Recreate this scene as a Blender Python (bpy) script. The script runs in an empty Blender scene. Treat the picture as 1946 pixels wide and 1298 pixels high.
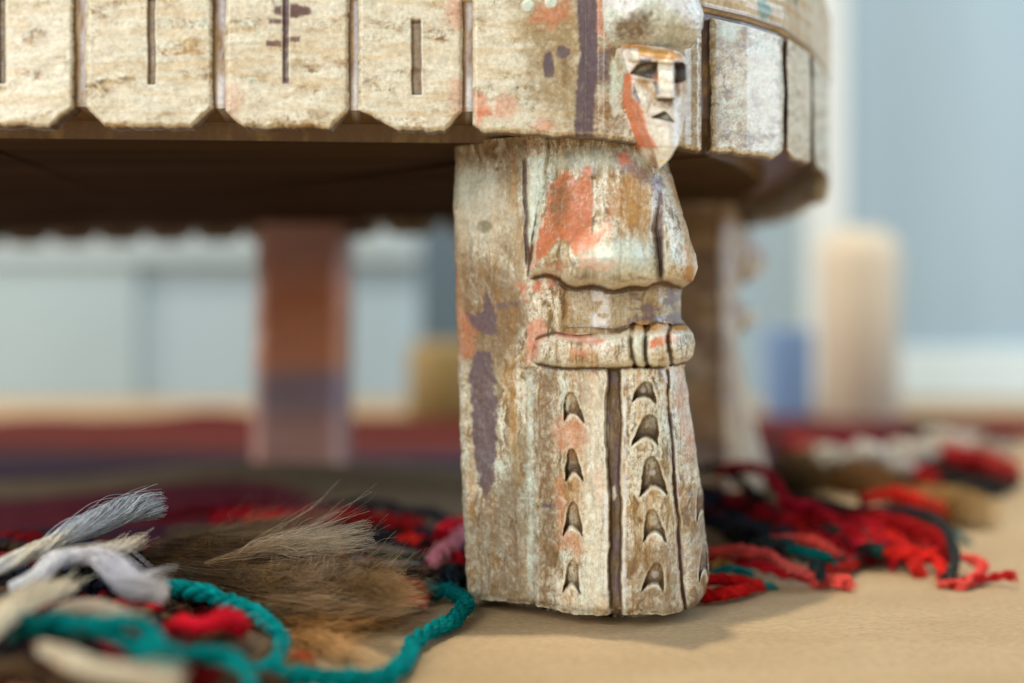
import bpy, math, random
import numpy as np
from mathutils import Vector
random.seed(7); RNG = np.random.default_rng(7)
SC = bpy.context.scene; COL = SC.collection
# ------------------------------------------------------------------ camera
F = 2400.0            # focal length in photo pixels (photo is 1946 wide)
Y0 = 31.3             # cm, distance to the leg plane
K = Y0 / F            # cm per photo pixel at that plane
FL = -.24             # level of the board, cm (the carved front of the leg hangs just clear of it)
CZ = 575 * K          # camera height above the table, cm
cam_d = bpy.data.cameras.new("camera"); cam = bpy.data.objects.new("camera", cam_d); COL.objects.link(cam)
cam.location = (0, 0, CZ * .01); cam.rotation_euler = (math.radians(90), 0, 0)
cam_d.sensor_width = 36; cam_d.lens = F / 1946 * 36; cam_d.shift_y = -44 / 1946
cam_d.clip_start = .01; cam_d.clip_end = 100
cam_d.dof.use_dof = True; cam_d.dof.focus_distance = .01 * (Y0 + .55); cam_d.dof.aperture_fstop = 3.6
SC.camera = cam
# ------------------------------------------------------------------ light
W = bpy.data.worlds.new("World"); SC.world = W; W.use_nodes = True
bg = W.node_tree.nodes["Background"]; bg.inputs[0].default_value = (.86, .92, 1.0, 1); bg.inputs[1].default_value = .40
def area(name, loc, target, size, power, col, sizey=None):
    l = bpy.data.lights.new(name, 'AREA'); l.energy = power; l.color = col; l.size = size
    l.shape = 'RECTANGLE'; l.size_y = sizey or size
    o = bpy.data.objects.new(name, l); COL.objects.link(o); o.location = loc
    o.rotation_euler = (Vector(target) - Vector(loc)).to_track_quat('-Z', 'Y').to_euler()
    return o
area('ceiling_lamp', (-.02, .312, 1.5), (-.02, .312, .0), .035, 16.5, (1, .90, .74))
area('window_light_left', (-.62, -.62, .66), (0, .35, .07), .5, 12.0, (1.0, .995, .975), 1.0)
area('window_light_right', (1.25, .55, .55), (.05, .35, .08), .5, 10.0, (.66, .82, 1.0), .9)
area('under_stool_fill', (-1.15, .95, .42), (-.1, .6, .03), .7, 12.0, (1, .90, .84), .5)  # added fill from behind left, brightens the rear leg under the stool
SC.view_settings.view_transform = 'Standard'; SC.view_settings.look = 'None'
SC.view_settings.exposure = 0.0; SC.view_settings.gamma = 1
SC.cycles.use_denoising = True; SC.cycles.max_bounces = 6
# ------------------------------------------------------------------ noise
def _h(ix, iy, iz, s):
    n = (ix * 73856093) ^ (iy * 19349663) ^ (iz * 83492791) ^ (s * 2654435)
    n = (n ^ (n >> 13)) * 1274126177 & 0x7fffffff
    n = (n ^ (n >> 16)) * 668265263 & 0x7fffffff
    return (n & 0xffff) / 65535.0
def vnoise(x, y, z=0, seed=0):
    x = np.asarray(x, float); y = np.asarray(y, float); z = np.zeros_like(x) + z
    ix = np.floor(x).astype(np.int64); iy = np.floor(y).astype(np.int64); iz = np.floor(z).astype(np.int64)
    fx = x - ix; fy = y - iy; fz = z - iz
    fx = fx * fx * (3 - 2 * fx); fy = fy * fy * (3 - 2 * fy); fz = fz * fz * (3 - 2 * fz)
    r = 0
    for dz in ((0, 1) if fz.any() else (0,)):
        wz = fz if dz else 1 - fz
        for dx in (0, 1):
            wx = fx if dx else 1 - fx
            for dy in (0, 1):
                wy = fy if dy else 1 - fy
                r = r + wx * wy * wz * _h(ix + dx, iy + dy, iz + dz, seed)
    return r
def fbm(x, y, o=4, seed=0, g=.5):
    r = 0; a = 1; t = 0
    for i in range(o):
        r = r + a * vnoise(x * 2 ** i + 17.3 * i, y * 2 ** i + 5.1 * i, 0, seed + i); t += a; a *= g
    return r / t
def ss(a, b, x): 
    t = np.clip((x - a) / (b - a), 0, 1); return t * t * (3 - 2 * t)
def mix(c, d, m):
    return c + (np.asarray(d) - c) * m[..., None]
def sdpoly(x, y, pts):
    """signed distance to a polygon, negative inside"""
    d = np.full(x.shape, 1e9); s = np.ones(x.shape); n = len(pts)
    for i in range(n):
        ax, ay = pts[i]; bx, by = pts[(i + 1) % n]
        ex, ey = bx - ax, by - ay; wx, wy = x - ax, y - ay
        t = np.clip((wx * ex + wy * ey) / (ex * ex + ey * ey), 0, 1)
        d = np.minimum(d, np.hypot(wx - ex * t, wy - ey * t))
        c1 = y >= ay; c2 = y < by; c3 = ex * wy > ey * wx
        s = np.where((c1 & c2 & c3) | (~c1 & ~c2 & ~c3), -s, s)
    return s * d
def blur(D, n):
    k = 2 * n + 1
    for ax in (0, 1):
        P = np.pad(D, [(n + 1, n) if a == ax else (0, 0) for a in (0, 1)], mode='edge')
        c = np.cumsum(P, axis=ax)
        D = (np.take(c, range(k, c.shape[ax]), ax) - np.take(c, range(0, c.shape[ax] - k), ax)) / k
    return D
def itp(pts):
    a = [p[0] for p in pts]; b = [p[1] for p in pts]
    return lambda v: np.interp(v, a, b)
# ------------------------------------------------------------------ paint colours (albedo)
CREAM = np.array((.885, .85, .665)); MINT = np.array((.70, .82, .70)); WHITE = np.array((.90, .90, .87))
TAN = np.array((.48, .33, .13)); BROWN = np.array((.17, .095, .036)); DARK = np.array((.085, .058, .062))
ORANGE = np.array((.80, .22, .085)); SALMON = np.array((.80, .34, .20)); OCHRE = np.array((.55, .27, .055)); AUB = np.array((.135, .092, .105))
# ------------------------------------------------------------------ materials
def newmat(name):
    m = bpy.data.materials.new(name); m.use_nodes = True
    return m, m.node_tree.nodes, m.node_tree.links, m.node_tree.nodes['Principled BSDF']
def attr_mat(name, rough, bump, scale, var=.25, sheen=0, coat=0, crack=0, stretch=(1, 1, 1), spec=.5):
    m, N, L, P = newmat(name)
    at = N.new('ShaderNodeAttribute'); at.attribute_name = 'Col'
    tc = N.new('ShaderNodeTexCoord'); mp = N.new('ShaderNodeMapping'); mp.inputs['Scale'].default_value = stretch
    L.new(tc.outputs['Object'], mp.inputs[0])
    n1 = N.new('ShaderNodeTexNoise'); n1.inputs['Scale'].default_value = scale; n1.inputs['Detail'].default_value = 6
    n1.inputs['Roughness'].default_value = .65; L.new(mp.outputs[0], n1.inputs[0])
    mr = N.new('ShaderNodeMapRange'); mr.inputs[1].default_value = .3; mr.inputs[2].default_value = .7
    mr.inputs[3].default_value = 1 - var; mr.inputs[4].default_value = 1 + var * .5; L.new(n1.outputs['Fac'], mr.inputs[0])
    mu = N.new('ShaderNodeVectorMath'); mu.operation = 'SCALE'; L.new(at.outputs['Color'], mu.inputs[0]); L.new(mr.outputs[0], mu.inputs['Scale'])
    out = mu.outputs[0]
    if crack:   # dark pores and pin holes in the paint
        n2 = N.new('ShaderNodeTexNoise'); n2.inputs['Scale'].default_value = scale * 1.3; n2.inputs['Detail'].default_value = 3
        L.new(tc.outputs['Object'], n2.inputs[0])
        r2 = N.new('ShaderNodeMapRange'); r2.inputs[1].default_value = .68; r2.inputs[2].default_value = .74; L.new(n2.outputs['Fac'], r2.inputs[0])
        mx = N.new('ShaderNodeMix'); mx.data_type = 'RGBA'; mx.inputs[7].default_value = (.14, .08, .05, 1)
        ml = N.new('ShaderNodeMath'); ml.operation = 'MULTIPLY'; ml.inputs[1].default_value = crack; L.new(r2.outputs[0], ml.inputs[0])
        L.new(ml.outputs[0], mx.inputs[0]); L.new(out, mx.inputs[6]); out = mx.outputs[2]
    L.new(out, P.inputs['Base Color'])
    rr = N.new('ShaderNodeMapRange'); rr.inputs[3].default_value = rough - .1; rr.inputs[4].default_value = min(1, rough + .18); L.new(n1.outputs['Fac'], rr.inputs[0])
    L.new(rr.outputs[0], P.inputs['Roughness']); P.inputs['Specular IOR Level'].default_value = spec
    if sheen: P.inputs['Sheen Weight'].default_value = sheen; P.inputs['Sheen Roughness'].default_value = .5
    if coat: P.inputs['Coat Weight'].default_value = coat; P.inputs['Coat Roughness'].default_value = .22
    b = N.new('ShaderNodeBump'); b.inputs['Strength'].default_value = bump; b.inputs['Distance'].default_value = .0004
    L.new(n1.outputs['Fac'], b.inputs['Height']); L.new(b.outputs[0], P.inputs['Normal'])
    return m
M_PAINT = attr_mat('aged_painted_wood', .34, .2, 900, .26, coat=.25, crack=.5)
M_DARKW = attr_mat('raw_dark_wood', .75, .5, 200, .4, stretch=(.3, 1, 1), spec=.2)
M_WOOL = attr_mat('wool', .92, .5, 900, .35, spec=.08)
M_HAIR = attr_mat('hair', .5, .1, 300, .3, spec=.3)
M_CLOTH = attr_mat('woven_wool', 1.0, .8, 420, .4, spec=.03)
def simple_mat(name, col, rough=.6, var=.08, scale=4, bump=0, stretch=(1, 1, 1), col2=None, spec=.3):
    m, N, L, P = newmat(name)
    tc = N.new('ShaderNodeTexCoord'); mp = N.new('ShaderNodeMapping'); mp.inputs['Scale'].default_value = stretch; L.new(tc.outputs['Object'], mp.inputs[0])
    n = N.new('ShaderNodeTexNoise'); n.inputs['Scale'].default_value = scale; n.inputs['Detail'].default_value = 5; L.new(mp.outputs[0], n.inputs[0])
    r = N.new('ShaderNodeValToRGB'); c2 = col2 or tuple(c * (1 - var) for c in col)
    r.color_ramp.elements[0].position = .35; r.color_ramp.elements[1].position = .65
    r.color_ramp.elements[0].color = (*c2, 1); r.color_ramp.elements[1].color = (*col, 1)
    L.new(n.outputs['Fac'], r.inputs[0]); L.new(r.outputs[0], P.inputs['Base Color'])
    P.inputs['Roughness'].default_value = rough; P.inputs['Specular IOR Level'].default_value = spec
    if bump:
        b = N.new('ShaderNodeBump'); b.inputs['Strength'].default_value = bump; b.inputs['Distance'].default_value = .0006
        L.new(n.outputs['Fac'], b.inputs['Height']); L.new(b.outputs[0], P.inputs['Normal'])
    return m
# ------------------------------------------------------------------ mesh helpers
def mesh_obj(name, V, quads, tris, mat, parent=None, col=None, smooth=True):
    """V (n,3) in cm, quads (m,4), tris (k,3)"""
    V = np.asarray(V, np.float32) * .01
    me = bpy.data.meshes.new(name); me.vertices.add(len(V)); me.vertices.foreach_set('co', V.ravel())
    q = np.asarray(quads, np.int32).reshape(-1, 4); t = np.asarray(tris, np.int32).reshape(-1, 3)
    me.loops.add(q.size + t.size); me.polygons.add(len(q) + len(t))
    me.loops.foreach_set('vertex_index', np.concatenate([q.ravel(), t.ravel()]))
    st = np.concatenate([np.arange(len(q)) * 4, len(q) * 4 + np.arange(len(t)) * 3]).astype(np.int32)
    me.polygons.foreach_set('loop_start', st)
    me.polygons.foreach_set('use_smooth', np.full(len(st), smooth))
    me.update(calc_edges=True); me.validate()
    if col is not None:
        a = me.color_attributes.new('Col', 'FLOAT_COLOR', 'POINT')
        c = np.ones((len(V), 4), np.float32); c[:, :3] = np.clip(col, 0, 1); a.data.foreach_set('color', c.ravel())
    me.materials.append(mat)
    o = bpy.data.objects.new(name, me); COL.objects.link(o)
    if parent: o.parent = parent
    return o
def gridq(nr, nc, wrap=False):
    r = np.arange(nr - 1)[:, None]; c = np.arange(nc if wrap else nc - 1)[None]
    c2 = (c + 1) % nc
    return np.stack([r * nc + c, r * nc + c2, (r + 1) * nc + c2, (r + 1) * nc + c], -1).reshape(-1, 4)
def tag(o, label=None, cat=None, group=None, kind=None):
    if label: o['label'] = label
    if cat: o['category'] = cat
    if group: o['group'] = group
    if kind: o['kind'] = kind
    return o
def empty(name, loc, label, cat, group=None):
    o = bpy.data.objects.new(name, None); COL.objects.link(o); o.location = [c * .01 for c in loc]; o.empty_display_size = .01
    return tag(o, label, cat, group)
def place(x, Y):      # photo column + distance -> X
    return (x - 973) / F * Y
# relief: a carved slab given by a grid of photo columns x, heights z (cm) and distance Y (cm), closed at the back
def relief(name, X, Z, Y, back, col, mat, parent, steps=3, edge_shade=0):
    nr, nc = X.shape
    V = [np.stack([X, Y, Z], -1).reshape(-1, 3)]; C = [col.reshape(-1, 3)]; Q = [gridq(nr, nc)]
    idx = np.arange(nr * nc).reshape(nr, nc)
    ring = np.concatenate([idx[0, :], idx[1:, -1], idx[-1, -2::-1], idx[-2:0:-1, 0]])
    base = V[0][ring]; prev = ring; off = nr * nc
    for s in range(1, steps + 1):
        f = s / steps; p = base.copy(); p[:, 1] += (back - 0) * f
        V.append(p); C.append(C[0][ring] * (1 - .25 * f) * (1 - edge_shade) + edge_shade * np.array((.10, .062, .03))); cur = off + np.arange(len(ring)); off += len(ring)  # walls behind the face darkened in colour, standing in for shade
        n = len(ring); i = np.arange(n); j = (i + 1) % n
        Q.append(np.stack([prev[i], cur[i], cur[j], prev[j]], -1)); prev = cur
    V.append(V[-1].mean(0, keepdims=True)); C.append(C[-1].mean(0, keepdims=True))
    i = np.arange(len(ring)); j = (i + 1) % len(ring)
    T = np.stack([prev[i], np.full(len(i), off), prev[j]], -1)
    Q = np.concatenate(Q)[:, ::-1]; T = T[:, ::-1]
    return mesh_obj(name, np.concatenate(V), Q, T, mat, parent, np.concatenate(C))

# ================================================================== SETTING
def box(name, lo, hi, mat, parent=None, bev=.0):
    x0, y0, z0 = [c * .01 for c in lo]; x1, y1, z1 = [c * .01 for c in hi]
    me = bpy.data.meshes.new(name)
    me.from_pydata([(x0, y0, z0), (x1, y0, z0), (x1, y1, z0), (x0, y1, z0), (x0, y0, z1), (x1, y0, z1), (x1, y1, z1), (x0, y1, z1)], [],
                   [(0, 3, 2, 1), (4, 5, 6, 7), (0, 1, 5, 4), (1, 2, 6, 5), (2, 3, 7, 6), (3, 0, 4, 7)])
    me.materials.append(mat); o = bpy.data.objects.new(name, me); COL.objects.link(o)
    if bev:
        b = o.modifiers.new('bevel', 'BEVEL'); b.width = bev * .01; b.segments = 3
    if parent: o.parent = parent
    return o
def table_material():
    m, N, L, P = newmat('tan_board')
    tc = N.new('ShaderNodeTexCoord')
    mp = N.new('ShaderNodeMapping'); mp.inputs['Scale'].default_value = (1, 2.2, 1); L.new(tc.outputs['Object'], mp.inputs[0])
    n1 = N.new('ShaderNodeTexNoise'); n1.inputs['Scale'].default_value = 14; n1.inputs['Detail'].default_value = 6; L.new(mp.outputs[0], n1.inputs[0])
    r = N.new('ShaderNodeValToRGB'); r.color_ramp.elements[0].position = .3; r.color_ramp.elements[1].position = .72
    r.color_ramp.elements[0].color = (.56, .385, .20, 1); r.color_ramp.elements[1].color = (.68, .49, .275, 1); L.new(n1.outputs['Fac'], r.inputs[0])
    n2 = N.new('ShaderNodeTexNoise'); n2.inputs['Scale'].default_value = 520; n2.inputs['Detail'].default_value = 8; n2.inputs['Roughness'].default_value = .7; L.new(mp.outputs[0], n2.inputs[0])
    mr = N.new('ShaderNodeMapRange'); mr.inputs[1].default_value = .3; mr.inputs[2].default_value = .7; mr.inputs[3].default_value = .70; mr.inputs[4].default_value = 1.14; L.new(n2.outputs['Fac'], mr.inputs[0])
    s = N.new('ShaderNodeVectorMath'); s.operation = 'SCALE'; L.new(r.outputs[0], s.inputs[0]); L.new(mr.outputs[0], s.inputs['Scale'])
    L.new(s.outputs[0], P.inputs['Base Color']); P.inputs['Roughness'].default_value = .62; P.inputs['Specular IOR Level'].default_value = .25
    mp3 = N.new('ShaderNodeMapping'); mp3.inputs['Scale'].default_value = (.35, 1.6, 1); L.new(tc.outputs['Object'], mp3.inputs[0])
    n3 = N.new('ShaderNodeTexNoise'); n3.inputs['Scale'].default_value = 150; n3.inputs['Detail'].default_value = 5; L.new(mp3.outputs[0], n3.inputs[0])
    ad = N.new('ShaderNodeMath'); ad.operation = 'ADD'; L.new(n2.outputs['Fac'], ad.inputs[0]); L.new(n3.outputs['Fac'], ad.inputs[1])
    b = N.new('ShaderNodeBump'); b.inputs['Strength'].default_value = .9; b.inputs['Distance'].default_value = .0013; L.new(ad.outputs[0], b.inputs['Height']); L.new(b.outputs[0], P.inputs['Normal'])
    return m
tag(box('tabletop', (-160, -40, -3), (160, 121, FL), table_material()), 'bare tan board surface under the stool and rug', kind='structure')
M_WALL = simple_mat('pale_blue_wall', (.385, .505, .565), .8, .14, 3.0, stretch=(6, 1, .3))
wall = tag(box('wall', (-160, 121, -3), (160, 128, 130), M_WALL), 'pale blue grey wall behind the rug', kind='structure')
M_CREAMW = simple_mat('cream_gloss_paint', (.42, .52, .55), .7)
tag(box('skirting_board', (34.0, 119.4, FL), (158, 120.9, 4.8), simple_mat('white_skirting', (.70, .80, .80), .5), bev=.3), 'white skirting board at the foot of the pale blue wall', kind='structure')
tag(box('wall_rail', (-158, 119.0, 12.9), (-5.5, 120.9, 16.6), M_CREAMW, bev=.3), 'cream horizontal rail along the wall seen under the stool', kind='structure')
tag(box('door_frame', (27.8, 118.6, FL), (31.6, 120.9, 125), simple_mat('door_frame_paint', (.74, .78, .74), .5), bev=.3), 'pale upright door frame beside the stool edge', kind='structure')
tag(box('wall_panel', (-158, 119.9, FL), (-35.5, 120.9, 12.85), simple_mat('greyer_panel', (.34, .44, .47), .7), bev=.2), 'greyer panel low on the wall at far left', kind='structure')
# small far-off objects
def lathe(name, prof, seg, mat, loc, parent=None):
    V = []; n = len(prof)
    for r, z in prof:
        for s in range(seg):
            a = 2 * math.pi * s / seg; V.append((r * math.cos(a), r * math.sin(a), z))
    Q = gridq(n, seg, True); o = mesh_obj(name, V, Q, [], mat, parent); o.location = [c * .01 for c in loc]; return o
peg = lathe('wooden_post', [(.01, 0), (2.1, 0), (2.2, .3), (2.15, 14), (2.25, 18.3), (2.1, 20.5), (1.5, 21.6), (.8, 22), (.01, 22.1)], 40,
            simple_mat('pale_turned_wood', (.66, .57, .42), .6), (0, 0, 0))
peg.scale = (1.35, 1.35, .66); peg.location = (.261, .95, FL * .01)
tag(peg, 'pale round-topped wooden post standing behind the stool at right', 'post')
blk = lathe('ochre_jar', [(.01, 0), (3.2, 0), (3.4, .3), (3.4, 5.2), (3.1, 5.8), (2.6, 6.0), (.01, 6.0)], 40, simple_mat('ochre_clay', (.30, .21, .07), .6), (-4.6, 97, FL))
tag(blk, 'small ochre brown round jar half hidden behind the front leg', 'jar')
tag(box('blue_box', (20.0, 97, FL), (23.2, 100.5, 6.7), simple_mat('blue_card', (.22, .36, .62), .5), bev=.25), 'small bright blue box behind the right rear leg', 'box')
tag(box('dark_post', (-8.2, 112, FL), (-3.5, 115, 60), simple_mat('slate_paint', (.10, .15, .18), .6), bev=.4), 'dark slate blue upright post far behind the front leg', 'post')

# ================================================================== STOOL
stool = empty('carved_stool', (0, 0, 0), 'low carved wooden stool with chipped cream paint, panelled edge and figure-shaped legs', 'stool')
APX = itp([(-140, .955), (150, .962), (415, .970), (672, .980), (885, .985), (1140, .988), (1250, .992), (1340, 1.018), (1420, 1.05), (1490, 1.095), (1545, 1.18), (1566, 1.26), (1580, 1.36)])
H2Z = lambda hp: CZ + hp * K
def grime(x, y, seed=0, vert=False):
    """weathered cream paint in photo-pixel units"""
    wx = (fbm(x / 30, y / 30, 3, seed + 71) - .5) * 26; wy = (fbm(x / 30, y / 30, 3, seed + 72) - .5) * 26
    X, Yy = x + wx, y + wy
    base = CREAM + np.zeros(x.shape + (3,))
    n1 = fbm(X / 70, Yy / 70, 5, seed); base = mix(base, MINT, ss(.52, .66, n1) * .6)
    n2 = fbm(X / 30, Yy / (75 if vert else 20), 6, seed + 11, .68)
    base = mix(base, TAN * 1.12, ss(.49, .63, n2) * .82)
    n3 = fbm(X / 9, Yy / (44 if vert else 12), 5, seed + 23, .72)
    base = mix(base, BROWN, ss(.53, .65, n3 * .62 + n2 * .40) * .9)
    base = mix(base, OCHRE * .9, ss(.58, .68, fbm(X / 20, Yy / 14, 5, seed + 29, .7)) * .45)
    n4 = fbm(x / 3.6, y / (7. if vert else 3.4), 3, seed + 37, .75); base = mix(base * 1.04, TAN * .72, ss(.48, .78, n4) * .62); n5 = fbm(x / 7, y / 9, 4, seed + 83, .8); base = mix(base, BROWN * 1.1, ss(.56, .70, n5) * .5)
    sp = vnoise(x / 4.3, y / 4.3, 0, seed + 51); base = mix(base, BROWN * .8, ss(.93, .98, sp) * .8)
    if vert:
        st = fbm(x / 7 + wx / 14, y / 170, 4, seed + 91, .7); base = mix(base, BROWN * 1.5, ss(.56, .70, st) * .62)
        st = fbm(x / 16, y / 240, 3, seed + 93, .6); base = mix(base, OCHRE * 1.1, ss(.56, .72, st) * .45)
    # fine hairline cracks
    ck = np.abs(fbm(x / 17, y / 17, 4, seed + 61, .6) - .5); base = mix(base, BROWN * .8, ss(.008, .002, ck) * .55)
    return base
def patch(C, x, y, pts, col, soft=3, wob=6, seed=0, amt=1.0, tex=.35, sc=14):
    d = sdpoly(x, y, pts) + (fbm(x / sc, y / sc, 4, seed + 3, .6) - .5) * 2 * wob + (fbm(x / 5, y / 7, 3, seed + 5, .6) - .5) * (2 + wob * .4); soft = soft * 1.7
    m = ss(soft, -soft, d) * amt * (1 - tex * ss(.5, .75, fbm(x / 8, y / 10, 4, seed + 9, .7)))
    return mix(C, col, m)
def ell(cx, cy, rx, ry, n=14):
    return [(cx + rx * math.cos(2 * math.pi * i / n), cy + ry * math.sin(2 * math.pi * i / n)) for i in range(n)]

# ---- edge panels (x0, x1, hp top, hp bottom left, hp bottom right, chamfer left w/h, chamfer right w/h)
PANELS = [(-130, 140, 600, 351, 351, 0, 0, 44, 38), (163, 404, 600, 353, 353, 36, 36, 42, 36), (428, 663, 600, 354, 354, 34, 30, 36, 38),
          (681, 879, 602, 355, 352, 78, 34, 34, 36), (898, 1111, 602, 352, 343, 16, 12, 0, 0), (1111, 1333, 602, 343, 323, 0, 0, 5, 4),
          (1351, 1489, 585, 328, 330, 4, 4, 18, 22), (1497, 1541, 590, 342, 346, 8, 16, 8, 12), (1547, 1576, 592, 351, 353, 6, 12, 2, 4)]
def panel(i, x0, x1, ht, hl, hr, cw, ch, dw, dh):
    nc = max(24, int((x1 - x0) / 1.35)); nr = 190
    if i == 0: nc, nr = 120, 120
    e = np.linspace(0, 1, nc); e = e + .0; t = np.tile(e, (nr, 1)); s = np.tile(np.linspace(0, 1, nr)[:, None], (1, nc))
    x = x0 + (x1 - x0) * t
    bot = hl + (hr - hl) * t
    if cw: bot = bot + ch * np.clip(1 - (x - x0) / cw, 0, 1)
    if dw: bot = bot + dh * np.clip(1 - (x1 - x) / dw, 0, 1)
    bot = bot + (fbm(x / 22, x * 0 + i * 9, 4, 5 + i, .6) - .5) * 9
    hp = ht + (bot - ht) * s; y = 605 - hp / APX(x)
    # side edges wander a little
    x = x + (fbm(y / 60 + i * 3, y * 0, 3, 70 + i) - .5) * (0 if i in (4, 5) else 6) * (1 - np.minimum(t, 1 - t) * 2)
    D = (fbm(x / 120, y / 90, 3, 200 + i) - .5) * .12 + (fbm(x / 34, y / 9, 4, 210 + i) - .5) * .020 + (fbm(x / 6, y / 4, 3, 220 + i) - .5) * .008
    ed = np.minimum(np.minimum(x - x0, x1 - x), np.minimum((ht - hp) * 3 if i >= 6 else 99, hp - bot + 0 * x))
    if i == 4: ed = np.minimum(x - x0, hp - bot)
    if i == 5: ed = np.minimum(x1 - x, hp - bot)
    ed = ed + (fbm(x / 8, y / 8, 3, 230 + i) - .5) * 4
    D -= .13 * np.clip(1 - ed / 9, 0, 1) ** 2
    C = grime(x, y, 300 + i * 7)
    if i < 5:
        C = mix(C, CREAM * 1.06, ss(.25, .52, fbm(x / 60, y / 24, 4, 320 + i, .6)) * .74); C = mix(C, TAN * 1.5, ss(.52, .66, fbm(x / 110, y / 12, 5, 340 + i, .6)) * .35)
    slot = None
    if i == 1: slot = (288, -5, 158, 7)
    if i == 0: slot = (3, -5, 156, 7)
    if i == 3: slot = (791, 38, 178, 9)
    if slot:
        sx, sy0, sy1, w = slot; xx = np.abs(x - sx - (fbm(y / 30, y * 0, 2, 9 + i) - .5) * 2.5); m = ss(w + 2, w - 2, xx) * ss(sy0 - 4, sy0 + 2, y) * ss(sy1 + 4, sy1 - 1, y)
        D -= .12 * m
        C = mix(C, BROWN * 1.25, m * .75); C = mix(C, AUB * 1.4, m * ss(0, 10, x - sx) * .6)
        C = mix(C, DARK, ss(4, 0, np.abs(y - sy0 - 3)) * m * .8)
    if i == 2:
        C = patch(C, x, y, ell(556, 21, 37, 13), np.array((.17, .085, .075)), 2, 4, 5, .97, .1)
        C = patch(C, x, y, [(534, -30), (550, -30), (550, 20), (547, 90), (549, 158), (537, 158), (536, 90), (538, 20)], AUB * 1.5, 1.5, 3, 6, .92, .2)
        for (a, b, c) in ((506, 550, 83), (540, 570, 74), (510, 550, 41)):
            C = patch(C, x, y, [(a, c - 5), (b, c - 5), (b, c + 5), (a, c + 5)], np.array((.19, .10, .085)), 1.5, 2.0, 7, .95, .2)
        m = ss(7, 3, np.abs(x - 543)) * ss(160, 150, y); D -= .10 * m
    if i == 3:
        C = patch(C, x, y, ell(868, 20, 22, 40), SALMON * 1.05, 8, 14, 8, .45)
        C = patch(C, x, y, ell(870, 180, 16, 35), SALMON, 8, 10, 9, .45)
    if i == 2: C = patch(C, x, y, ell(440, 190, 22, 26), SALMON, 8, 12, 18, .4)
    if i == 4:
        C = patch(C, x, y, [(980, -10), (1120, -10), (1120, 230), (1060, 235), (1010, 190), (1000, 90)], TAN * .78, 22, 40, 10, .85, .35)
        C = patch(C, x, y, [(1020, 5), (1075, 0), (1085, 35), (1050, 55), (1010, 40)], ORANGE, 8, 14, 11, .55)
        C = patch(C, x, y, [(902, 175), (920, 180), (935, 220), (905, 232)], ORANGE, 4, 9, 12, .75)
        C = patch(C, x, y, ell(958, 205, 26, 22), ORANGE * .95, 8, 12, 13, .55); C = patch(C, x, y, ell(1030, 240, 18, 12), ORANGE, 5, 8, 14, .5)
        C = patch(C, x, y, [(1036, 100), (1048, 98), (1054, 130), (1050, 148), (1034, 146), (1032, 125)], AUB, 1.6, 3, 15, .95, .1)
        C = patch(C, x, y, ell(1069, 98, 13, 13), AUB * 1.1, 1.6, 4, 16, .9, .1)
        C = patch(C, x, y, [(1066, 110), (1078, 110), (1076, 160), (1070, 165)], BROWN * 1.2, 3, 3, 17, .7)
        C = patch(C, x, y, ell(1003, 12, 12, 12), MINT * 1.15, 2, 3, 19, .9, .1); C = patch(C, x, y, ell(1048, 4, 12, 10), MINT * 1.15, 2, 3, 20, .9, .1)
        D += .03 * ss(14, 9, np.hypot(x - 1003, y - 12)); D += .03 * ss(14, 9, np.hypot(x - 1048, y - 4))
        drip = [(1097, -20), (1135, -20), (1140, 40), (1137, 120), (1130, 180), (1127, 262), (1092, 262), (1094, 180), (1102, 100), (1098, 50)]
        C = patch(C, x, y, drip, AUB, 2, 4, 21, .97, .15)
    if i == 5:
        drip = [(1090, -20), (1130, -20), (1138, 30), (1136, 100), (1131, 180), (1127, 262), (1090, 262)]
        C = patch(C, x, y, [(1112, 0), (1180, 60), (1190, 260), (1112, 270)], BROWN * 1.6, 10, 26, 22, .55)
        C = patch(C, x, y, drip, AUB, 2, 3, 23, .97, .12)
        C = patch(C, x, y, [(1136, -10), (1146, -10), (1146, 70), (1134, 60)], SALMON * .8, 1.5, 3, 24, .85)
        C = patch(C, x, y, [(1128, 100), (1160, 95), (1160, 160), (1128, 160)], AUB * 1.1, 4, 12, 25, .8)
        C = patch(C, x, y, [(1162, 110), (1176, 120), (1180, 215), (1168, 225), (1158, 190)], MINT * 1.1, 3, 6, 26, .8)
        C = patch(C, x, y, [(1300, 90), (1334, 90), (1334, 285), (1290, 285)], TAN * .95, 8, 14, 27, .7)
        D += .10 * ss(1135, 1150, x) * ss(1315, 1300, x)
    if i == 6:
        C = patch(C, x, y, [(1351, 20), (1372, 25), (1400, 70), (1385, 110), (1362, 100), (1372, 260), (1352, 280)], TAN * .7, 8, 16, 28, .75, .5)
        C = patch(C, x, y, ell(1385, 60, 18, 22), MINT * 1.1, 6, 8, 29, .8); C = patch(C, x, y, [(1405, 30), (1420, 32), (1428, 85), (1418, 88)], BROWN * 1.5, 4, 6, 30, .6)
        C = patch(C, x, y, ell(1430, 170, 50, 90), CREAM * 1.05, 20, 24, 31, .5)
    if i >= 7: C = mix(C, np.array((.74, .60, .36)), np.full(x.shape, .45))
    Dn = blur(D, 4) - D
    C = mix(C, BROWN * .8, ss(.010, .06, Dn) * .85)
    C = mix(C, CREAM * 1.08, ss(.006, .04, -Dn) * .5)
    Y = Y0 * APX(x) - D
    X = place(x, Y)
    relief('carved_panel', X, CZ + hp * K, Y, .55, C, M_PAINT, stool, edge_shade=.8 if i < 6 else .45)
for i, p in enumerate(PANELS): panel(i, *p)

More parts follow.
